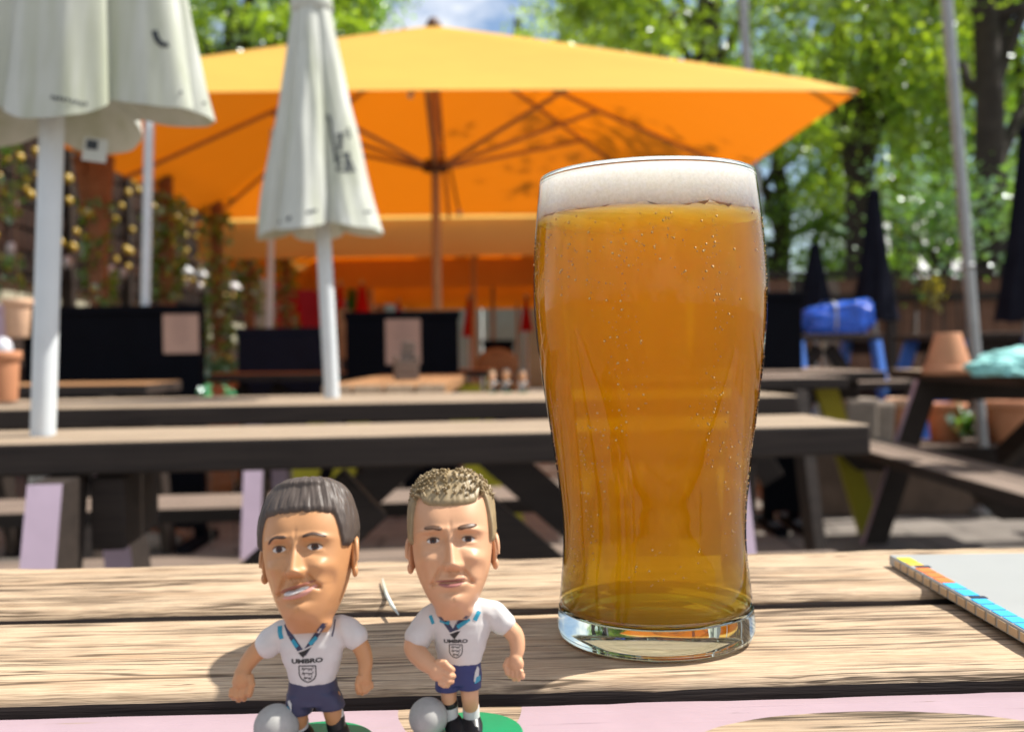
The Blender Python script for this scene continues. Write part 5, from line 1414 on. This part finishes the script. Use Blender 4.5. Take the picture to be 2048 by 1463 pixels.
def build_figure(spec):
    fig = thing('footballer_figurine', spec['label'], 'figurine', spec['loc'], 0, 'footballer figurines on the boards')
    k = spec
    skin = M[k['skin']]
    # base
    mb = MB(); bx, by = k['base']; r = k['base_r']
    mb.lathe([(0, 0), (r - .4, 0), (r, .4), (r, 1.5), (r - .25, 1.9), (r - .6, 2.0), (0, 2.0)], 96, c=(bx, by, 0)); me = scale_mesh(mb.mesh('base', M['toy_green']), MMS); link('base', me, fig)
    # shirt
    mb = MB(); mb.loft([ell_ring(*a) for a in k['torso']])
    for pts, rad in k['sleeves']: limb(mb, pts, rad)
    me = remesh(mb.mesh('shirt', M['shirt']), .36, 5); set_mats(me, [M['shirt']])
    # sculpted folds
    for v in me.vertices:
        c = v.co; n_ = .16 * mnoise.noise((c.x * .28 + k['seed'], c.y * .28, c.z * .42)) + .10 * math.sin(c.x * .9 + c.z * .6 + 3 * mnoise.noise((c.x * .2, c.z * .2, k['seed']))) * (1 if abs(c.x) > 6 else .35)
        v.co = c + v.normal * n_
    scale_mesh(me, MMS); shirt = link('shirt', me, fig); sb = bvh_of(me)
    # shorts
    mb = MB()
    for rg_ in k['shorts']: mb.loft([ell_ring(*a) for a in rg_])
    me = remesh(mb.mesh('shorts', M[k['shorts_mat']]), .34, 4); set_mats(me, [M[k['shorts_mat']]])
    for v in me.vertices:
        c = v.co; v.co = c + v.normal * (.14 * mnoise.noise((c.x * .4, c.y * .3, c.z * .5 + k['seed'])))
    scale_mesh(me, MMS); shorts = link('shorts', me, fig); shb = bvh_of(me)
    # skin: neck, arms, legs and hands grown into one surface, then the head
    mb = MB(); nk = k['neck']; limb(mb, nk[0], nk[1])
    for pts, rad in k['arms'] + k['legs']: limb(mb, pts, rad)
    for a in k['hands']: fist(mb, **a)
    me = remesh(mb.mesh('body', skin), .23, 3)
    head = k['head']
    hm = head.mesh(skin)
    for s, w, z, h in k['ears']: ear(hm, head, s, w, z, h)
    full = MB(); full.v = [v.co.copy() for v in me.vertices]; full.f = [tuple(p.vertices) for p in me.polygons]; full.m = [0] * len(full.f); full.sm = [True] * len(full.f)
    n = len(full.v); full.v += hm.v; full.f += [tuple(i + n for i in f) for f in hm.f]; full.m += [0] * len(hm.f); full.sm += [True] * len(hm.f)
    full.v = [v * MMS for v in full.v]
    body = full.build('body', skin, fig); bb = bvh_of(body.data)
    # eyes, brows, mouth
    for s in (-1, 1):
        ex, ez = s * k['eye_x'], k['eye_z']; hw, hh = k['eye_size']
        def fn(u, v, s=s, ex=ex, ez=ez): return ex + u * hw, ez + k['eye_tilt'] * u * s * hw + v * hh * max(.02, (1 - u * u)) ** .8 * (1.0 if v > 0 else .85)
        def mf(u, v, s=s):
            dx, dz = u * hw - k['iris_x'], v * hh * max(.02, (1 - u * u)) ** .8 - .08; d = math.hypot(dx, dz)
            return 2 if d < .42 else (1 if d < .92 else 0)
        patch(head, fn, 34, 18, .10, mf, [M['eye_white'], M['iris'], M['pupil']], 'eye', fig)
        lid = [(ex + u * hw * 1.08, ez + k['eye_tilt'] * u * s * hw + hh * max(.0, (1 - u * u)) ** .8 + .08) for u in np.linspace(-1, 1, 9)]
        patch(head, band(lid, .34, None, .15), 24, 4, .22, lambda u, v: 0, [M[k['lid']]], 'eyelid', fig)
    for b in k['brows']: patch(head, band(b[0], b[1], b[2]), 30, 6, k['brow_eps'], lambda u, v: 0, [M[k['brow_mat']]], 'eyebrow', fig)
    for nm, pts, w0, w1, eps, mt in k['mouth']: patch(head, band(pts, w0, w1, .3), 30, 8, eps, lambda u, v: 0, [M[mt]], nm, fig)
    hair_mesh(head, k['hairline'], k['crown'], k['hair_thick'], k['groove'], M[k['hair_mat']], 'hair', fig, k['seed'], k.get('tufts'))
    # socks and boots
    for pts, rad, mt in k['socks']:
        mb = MB(); limb(mb, pts, rad); link('sock', scale_mesh(mb.mesh('sock', M[mt]), MMS), fig)
    for a in k['boots']: link('boot', scale_mesh(boot_mesh(*a).mesh('boot', M['boot']), MMS), fig)
    mb = MB(); c, r = k['ball']; mb.ball(c, r, nu=48, nv=32); link('ball', scale_mesh(mb.mesh('ball', M['ball']), MMS), fig)
    # collar, lettering, crest, shorts badge
    for pts, w, mt, eps in k['collar_strokes']: project(stroke_polys(pts, w), [sb, bb], eps, mt, 'collar_trim', shirt)
    for poly, mt, eps in k['collar_polys']: project([poly], [sb, bb], eps, mt, 'collar_trim', shirt, 4)
    project(text_polys('UMBRO', *k['text']), [sb], .06, 'ink', 'lettering', shirt, 1)
    line, lions = crest_polys(*k['crest'])
    cr = project(line, [sb], .06, 'ink', 'crest', shirt, 2); project(lions, [sb], .06, 'ink', 'lion', cr, 1)
    for poly, mt, eps in k['badge']: project([poly], [shb], eps, mt, 'badge', shorts, 3)
    return fig
M['skin_a'] = toy('tan_toy_skin', (.50, .25, .11), .42, .04)
M['skin_b'] = toy('pale_toy_skin', (.58, .32, .18), .42, .04)
M['hair_a'] = toy('dark_brown_toy_hair', (.080, .062, .052), .48, .14, .3)
M['hair_b'] = toy('dull_blond_toy_hair', (.27, .20, .105), .5, .15, .5)
M['brow_a'] = toy('dark_brow', (.05, .026, .016), .5)
M['brow_b'] = toy('brown_brow', (.10, .052, .028), .45)
M['lip_a'] = toy('brown_lip', (.30, .105, .06), .4)
M['lip_pink'] = toy('pink_lip', (.56, .27, .22), .35)
M['lip_b'] = toy('mauve_lip', (.36, .14, .12), .35)
def pxA(px, py): return ((px - 612) / 7.96, 101.2 - (py - 708) * .1256)
def cA(cx, cy): return pxA(440 + cx / 5.564, 1200 + cy / 5.564)
def pxB(px, py): return ((px - 905) / 7.74, 101.2 - (py - 706) * .1292)
def cB(cx, cy): return pxB(780 + cx / 5.17, 1180 + cy / 5.17)

headA = Head([(32.5, 4.3, 3.6, 4.5), (34.2, 5.3, 6.6, 5.0), (35.6, 5.5, 8.6, 5.6), (38, 6.7, 9.7, 7.2), (41, 8.1, 10.3, 9.0), (45, 9.5, 10.7, 11), (50, 10.7, 11.0, 12), (55, 11.3, 11.2, 12.6), (57.5, 11.4, 10.8, 12.6), (60, 11.3, 10.0, 12.5), (64, 10.5, 8.2, 11.6), (67, 9.2, 6.4, 9.7), (69, 6.6, 5.7, 7.0), (70, 3.6, 3.1, 3.8), (70.4, .1, .1, .1)],
             face_disp(nose_tip=47.2, nose_top=54.6, nose_w=1.75, nose_a=3.4, eye_z=52.6, eye_x=4.5, mouth_z=42.7, slope=.15, chin_z=38.0, hollow=.75, open_=.25), 2.35, yaw=-5, roll=-4.5, pivot=(.4, -6, 50))
def hlA(p):
    a = abs(p); j = .45 * mnoise.noise((p * 7, 1, 0)) + .35 * mnoise.noise((p * 17, 2, 0))
    if a < .80: return 61.2 + j - .5 * (a / .8) ** 2
    if a < 1.12: return 60.7 + j * .6 + (52.8 - 60.7) * ((a - .80) / .32) ** 1.2
    if a < 1.40: return 52.8
    if a < 1.95: return 52.8 + 3.4 * math.sin((a - 1.40) / .55 * math.pi / 2)
    return max(44.5, 56.2 - (a - 1.95) * 26)
specA = dict(
    label='dark haired smirking toy footballer in white shirt, left of the pair', seed=2, loc=None, skin='skin_a', head=headA,
    base=(2.0, 1.0), base_r=14.5,
    torso=[(1.0, .6, 17.6, 5.7, 4.6), (1.0, .5, 20.5, 6.4, 4.9), (1.0, .4, 24, 7.6, 5.2), (1.0, .5, 28, 8.6, 5.2), (.9, .6, 31, 8.2, 4.8), (.6, .7, 33.2, 5.8, 4.2), (.4, .8, 34.2, 4.6, 3.8)],
    sleeves=[([(-4.5, .6, 30.4), (-8.0, .4, 29.4), (-10.2, -.3, 27.4)], [3.6, 3.4, 3.4]), ([(6, .6, 31.0), (9.2, .4, 31.0), (11.9, 0, 29.2)], [3.5, 3.4, 3.3])],
    shorts=[[(.9, .6, 12.5, 6.6, 4.7), (.9, .6, 15, 6.4, 4.7), (.9, .6, 18.6, 5.9, 4.7)],
            [(-2.6, .3, 9.9, 3.4, 3.9), (-2.4, .4, 12, 3.6, 4.2), (-2, .5, 15, 3.7, 4.4)], [(5.4, .3, 11.2, 3.7, 3.9), (4.9, .4, 13, 3.6, 4.2), (4, .5, 15.5, 3.4, 4.4)]],
    shorts_mat='navy', neck=([(.4, .8, 26.5), (.4, .2, 30), (.4, .3, 34.5)], [3.9, 4.2, 4.5]),
    arms=[([(-8.8, .2, 28.6), (-12.6, -.4, 26.0), (-15.2, -1.4, 23.0), (-16.0, -2.2, 21.0)], [2.5, 2.4, 2.05, 1.75]),
          ([(10.6, .2, 29.8), (13.4, -.2, 26.6), (14.6, -1.0, 23.2), (14.5, -1.8, 20.9)], [2.4, 2.25, 1.9, 1.65])],
    legs=[([(-2.5, .3, 13), (-2.6, -.2, 9.6), (-2.6, .4, 6)], [2.7, 2.4, 2.1]), ([(5.4, .3, 13.5), (5.9, -.2, 10.6), (6.5, .6, 7)], [2.7, 2.4, 2.1])],
    hands=[dict(wrist=(-16.3, -2.2, 21.0), c=(-16.1, -2.7, 19.3), side=(1, -.25, .12), down=(-.08, -.1, -1), fwd=(.2, 1, -.1), size=1.08, thumb_side=1),
           dict(wrist=(14.7, -1.8, 20.9), c=(14.5, -2.2, 19.3), side=(.75, .65, 0), down=(.02, -.1, -1), fwd=(-.6, .8, 0), size=.84, thumb_side=-1)],
    ears=[(-1, 10.9, 50.4, 9.6), (1, 10.9, 50.6, 9.6)],
    eye_x=4.5, eye_z=52.6, eye_size=(1.85, .84), eye_tilt=-.02, iris_x=.05, lid='brow_a',
    brows=[([(-7.6, 53.9), (-5.2, 55.7), (-1.8, 55.3)], .5, 1.2), ([(1.7, 55.1), (4.4, 56.0), (7.8, 55.0)], 1.2, .5)], brow_eps=.36, brow_mat='brow_a',
    mouth=[('upper_lip', [(-5.1, 42.3), (-2, 42.9), (1, 43.6), (5.2, 44.9)], .9, .7, .22, 'lip_a'), ('lower_lip', [(-4.0, 41.1), (-1, 40.9), (2, 41.6), (5.0, 44.0)], .8, 1.2, .25, 'lip_pink'), ('teeth', [(-3.6, 41.9), (-.5, 42.1), (3.3, 43.4)], 1.35, .95, .42, 'teeth')],
    hairline=hlA, crown=70.4, hair_thick=1.1, groove=.42, hair_mat='hair_a',
    socks=[([(-2.6, .4, 7.6), (-2.5, .6, 4)], [2.35, 2.2], 'sock'), ([(6.2, .6, 9.6), (6.4, .7, 8.6)], [2.35, 2.4], 'sock'), ([(6.45, .7, 8.0), (6.9, .8, 4)], [2.5, 2.3], 'boot')],
    boots=[(-1.6, .4, 2, 18), (7.4, .3, 2, -10)], ball=((-7.6, -3.2, 7.6), 5.6),
    collar_strokes=[([cA(735, 275), cA(800, 390), cA(900, 520), cA(945, 585)], 1.35, 'navy', .10), ([cA(1222, 200), cA(1130, 320), cA(1040, 450), cA(950, 585)], 1.25, 'navy', .10),
                    ([cA(822, 430), cA(880, 500)], 1.0, 'teal', .16), ([cA(1015, 475), cA(1095, 400)], 1.0, 'teal', .16), ([cA(880, 558), cA(960, 530), cA(1045, 488)], .34, 'shirt', .24), ([cA(1110, 360), cA(1180, 250)], .35, 'shirt', .2),
                    ([cA(662, 300), cA(672, 370), cA(692, 432)], 1.15, 'teal', .07), ([cA(1278, 240), cA(1272, 320), cA(1255, 408)], .34, 'navy', .07)],
    collar_polys=[([cA(885, 560), cA(1030, 505), cA(945, 620)], 'ink', .18)],
    text=(*cA(985, 656), 7.9, 1.2, .05), crest=(*cA(988, 806), 4.2, 4.3),
    badge=[([cA(725, 1190), cA(755, 1180), cA(785, 1225), cA(775, 1290), cA(715, 1250)], 'teal', .10), ([cA(745, 1130), cA(772, 1108), cA(800, 1150), cA(792, 1250), cA(778, 1200), cA(755, 1160)], 'sock', .13)])
headB = Head([(33.6, 3.4, 3.6, 4.2), (35.2, 4.6, 7.0, 4.8), (36.6, 4.9, 8.9, 5.4), (39, 6.4, 9.9, 7.0), (42, 7.9, 10.3, 9.0), (46, 9.4, 10.7, 10.8), (50, 10.1, 11.0, 11.8), (55, 10.5, 11.2, 12.4), (57.5, 10.6, 10.8, 12.4), (60, 10.6, 10.1, 12.4), (64.5, 10.0, 8.4, 11.5), (67.5, 8.6, 6.8, 9.8), (69.5, 6.4, 6.0, 7.2), (70.6, 3.6, 3.2, 3.9), (71, .1, .1, .1)],
             face_disp(nose_tip=47.0, nose_top=54.2, nose_w=1.65, nose_a=3.5, eye_z=53.0, eye_x=4.4, mouth_z=42.7, slope=.03, chin_z=38.4, hollow=.35, nose_x=.5, chin_a=1.0, brow=.9), 2.45, yaw=1.5, roll=-1.5, pivot=(0, -6, 50))
def hlB(p):
    a = abs(p); j = .15 * mnoise.noise((p * 6, 1, 3))
    if a < .62: return 61.4 + j + 1.2 * (a / .62) ** 3
    if a < .80: return 62.6 + 3.0 * ((a - .62) / .18)
    if a < 1.02: return 65.6 - 6.0 * ((a - .80) / .22) ** 1.6
    if a < 1.16: return 59.6 - 7.0 * ((a - 1.02) / .14)
    if a < 1.42: return 52.6
    if a < 1.95: return 52.6 + 3.4 * math.sin((a - 1.42) / .53 * math.pi / 2)
    return max(45, 56 - (a - 1.95) * 26)
def tuftsB(mb, c):
    rt = random.Random(4); n = 0
    while n < 620:
        a = rt.uniform(-math.pi, math.pi); el = rt.uniform(.34, 1.5)
        d = Vector((math.sin(a) * math.cos(el), -math.cos(a) * math.cos(el), math.sin(el)))
        if d.y > .55 or (abs(d.x) > .80 and d.z < .5): continue
        # walk out to the head surface
        z = 55 + 15.5 * math.sin(el); z = min(z, 70.6)
        x, y = headB.raw(a, z); q = Vector((x, y, z))
        if d.y < -.3 and z < 63.6: continue
        n += 1
        u = Vector((rt.gauss(0, .35) , -.9 if rt.random() < .6 else rt.gauss(0, .7), rt.uniform(.1, .6))).normalized()
        nr = (q - c).normalized(); L = rt.uniform(.7, 1.45); r = rt.uniform(.26, .44)
        p0 = q + nr * .3; p1 = p0 + nr * .75 + u * L * .35; p2 = p1 + u * L * .6 - nr * .15
        n0 = len(mb.v); mb.tube([headB.T(p) for p in (p0, p1, p2)], [r * 1.15, r, r * .45], 7)
specB = dict(
    label='fair curly haired toy footballer with fist across his belly, right of the pair', seed=5, loc=None, skin='skin_b', head=headB,
    base=(3.6, 1.0), base_r=14.0,
    torso=[(1.4, .6, 20.4, 5.6, 4.5), (1.5, .5, 23, 6.2, 4.8), (1.8, .4, 27, 7.2, 5.1), (1.8, .4, 31, 7.9, 5.1), (1.6, .5, 34, 7.2, 4.7), (1.2, .6, 36.2, 5.4, 4.2), (.8, .7, 37.2, 4.2, 3.7)],
    sleeves=[([(-3.2, .6, 33.4), (-6.6, .2, 31.2), (-9.2, -1.2, 27.4)], [3.4, 3.5, 3.6]), ([(6.5, .6, 33.6), (10.0, .4, 32.8), (12.6, .0, 30.6)], [3.4, 3.4, 3.3])],
    shorts=[[(1.0, .6, 15.2, 6.0, 4.5), (1.1, .6, 18, 5.9, 4.6), (1.3, .6, 21.8, 5.4, 4.5)],
            [(-1.9, .3, 13.3, 3.3, 3.8), (-1.6, .4, 15.5, 3.4, 4.1), (-1.2, .5, 18, 3.4, 4.2)], [(3.6, .1, 13.9, 3.3, 3.9), (3.4, .3, 16, 3.3, 4.1), (3, .5, 18, 3.3, 4.2)]],
    shorts_mat='navy_blue', neck=([(.3, .8, 29.0), (.2, .2, 32), (.1, .3, 36)], [3.2, 3.6, 4.0]),
    arms=[([(-7.5, -.2, 29.2), (-10.2, -2.2, 25.4), (-7.8, -5.0, 22.8), (-5.6, -6.6, 21.6)], [2.8, 2.8, 2.5, 2.1]),
          ([(12.2, .2, 30.8), (15.6, -.2, 27.6), (16.4, -1.2, 24.4), (16.0, -2.0, 22.4)], [2.4, 2.35, 1.95, 1.6])],
    legs=[([(-1.5, .3, 15), (-1.6, -.4, 11.8), (-1.4, .4, 8)], [2.3, 2.05, 1.9]), ([(3.6, .1, 16), (3.9, -1.2, 12.2), (4.1, .2, 8)], [2.5, 2.3, 2.0])],
    hands=[dict(wrist=(-5.6, -6.6, 21.6), c=(-3.9, -7.4, 20.6), side=(.42, .1, .9), down=(.85, -.1, -.45), fwd=(.1, 1, 0), size=.98, thumb_side=1),
           dict(wrist=(16.0, -2.0, 22.4), c=(15.9, -2.5, 20.8), side=(.8, -.5, 0), down=(.05, -.1, -1), fwd=(.45, .85, 0), size=.92, curl=.55, thumb_side=-1)],
    ears=[(-1, 10.2, 50.6, 9.0), (1, 10.2, 50.8, 9.0)],
    eye_x=4.4, eye_z=53.0, eye_size=(1.65, .76), eye_tilt=-.03, iris_x=.0, lid='brow_a',
    brows=[([(-6.8, 56.2), (-4.4, 56.4), (-1.8, 55.7)], 1.0, 1.5), ([(1.7, 55.6), (4.2, 56.3), (6.9, 56.6)], 1.5, 1.0)], brow_eps=.75, brow_mat='brow_b',
    mouth=[('upper_lip', [(-4.4, 43.1), (-1.5, 43.0), (.8, 43.0), (3.8, 43.7)], .55, .5, .22, 'lip_b'), ('lower_lip', [(-3.6, 42.5), (-1, 41.8), (1, 41.85), (3.2, 42.9)], 1.0, .9, .3, 'lip_b')],
    hairline=hlB, crown=71.0, hair_thick=1.0, groove=.25, hair_mat='hair_b', tufts=tuftsB,
    socks=[([(-1.45, .3, 8.8), (-1.3, .5, 5)], [2.15, 2.15], 'sock'), ([(4.1, .2, 8.6), (4.2, .5, 5)], [2.2, 2.2], 'sock'), ([(-1.5, .1, 9.9), (-1.5, .15, 9.6)], [2.25, 2.25], 'boot')],
    boots=[(-.4, .2, 2, 22, 9.5, 2.7, 5.0), (4.2, .0, 2, -4, 9.0, 2.9, 5.2)], ball=((-6.8, -2.6, 7.1), 5.0),
    collar_strokes=[([cB(395, 150), cB(410, 260), cB(440, 345)], .85, 'teal', .07), ([cB(515, 225), cB(570, 320), cB(660, 440)], 1.25, 'navy', .10), ([cB(510, 300), cB(610, 325)], .95, 'teal', .16),
                    ([cB(890, 95), cB(810, 225), cB(700, 340), cB(660, 420)], 1.45, 'navy', .10), ([cB(815, 285), cB(690, 365)], 1.0, 'teal', .17), ([cB(915, 85), cB(835, 265)], .8, 'shirt', .2), ([cB(938, 110), cB(915, 220), cB(868, 305)], 1.1, 'teal', .08), ([cB(600, 432), cB(680, 400), cB(745, 375)], .32, 'shirt', .26)],
    collar_polys=[([cB(605, 432), cB(722, 400), cB(660, 488)], 'ink', .18)],
    text=(*cB(672, 508), 6.2, 1.0, .02), crest=(*cB(672, 614), 3.3, 3.5),
    badge=[([cB(855, 965), cB(875, 905), cB(915, 900), cB(918, 960)], 'teal', .10), ([cB(850, 930), cB(862, 850), cB(888, 790), cB(905, 830), cB(900, 900), cB(875, 905), cB(862, 955)], 'sock', .13)])
gA = at(612, 1000, .2465); gB = at(905, 1000, .2525)
specA['loc'] = (gA.x, .2465, TABLE_Z + .0003); specB['loc'] = (gB.x, .2525, TABLE_Z + .0003)
figA = build_figure(specA)
figB = build_figure(specB)
# three more figurines far off on the long table
for src, px, Y, sc, rz, lab in ((figB, 984, 2.40, .80, .15, 'tiny blurred figurine, leftmost of three on the table behind the glass'), (figA, 1011, 2.41, .84, -.1, 'tiny blurred figurine, middle one of three on the table behind the glass'), (figA, 1044, 2.39, .80, .25, 'tiny blurred figurine, rightmost of three on the table behind the glass')):
    c = copy_tree(src); c.location = (tx(px, Y), Y, TABLE_Z + .001); c.scale = (sc, sc, sc); c.rotation_euler = (0, 0, rz); c['label'] = lab; c['group'] = 'tiny figurines on the long table'
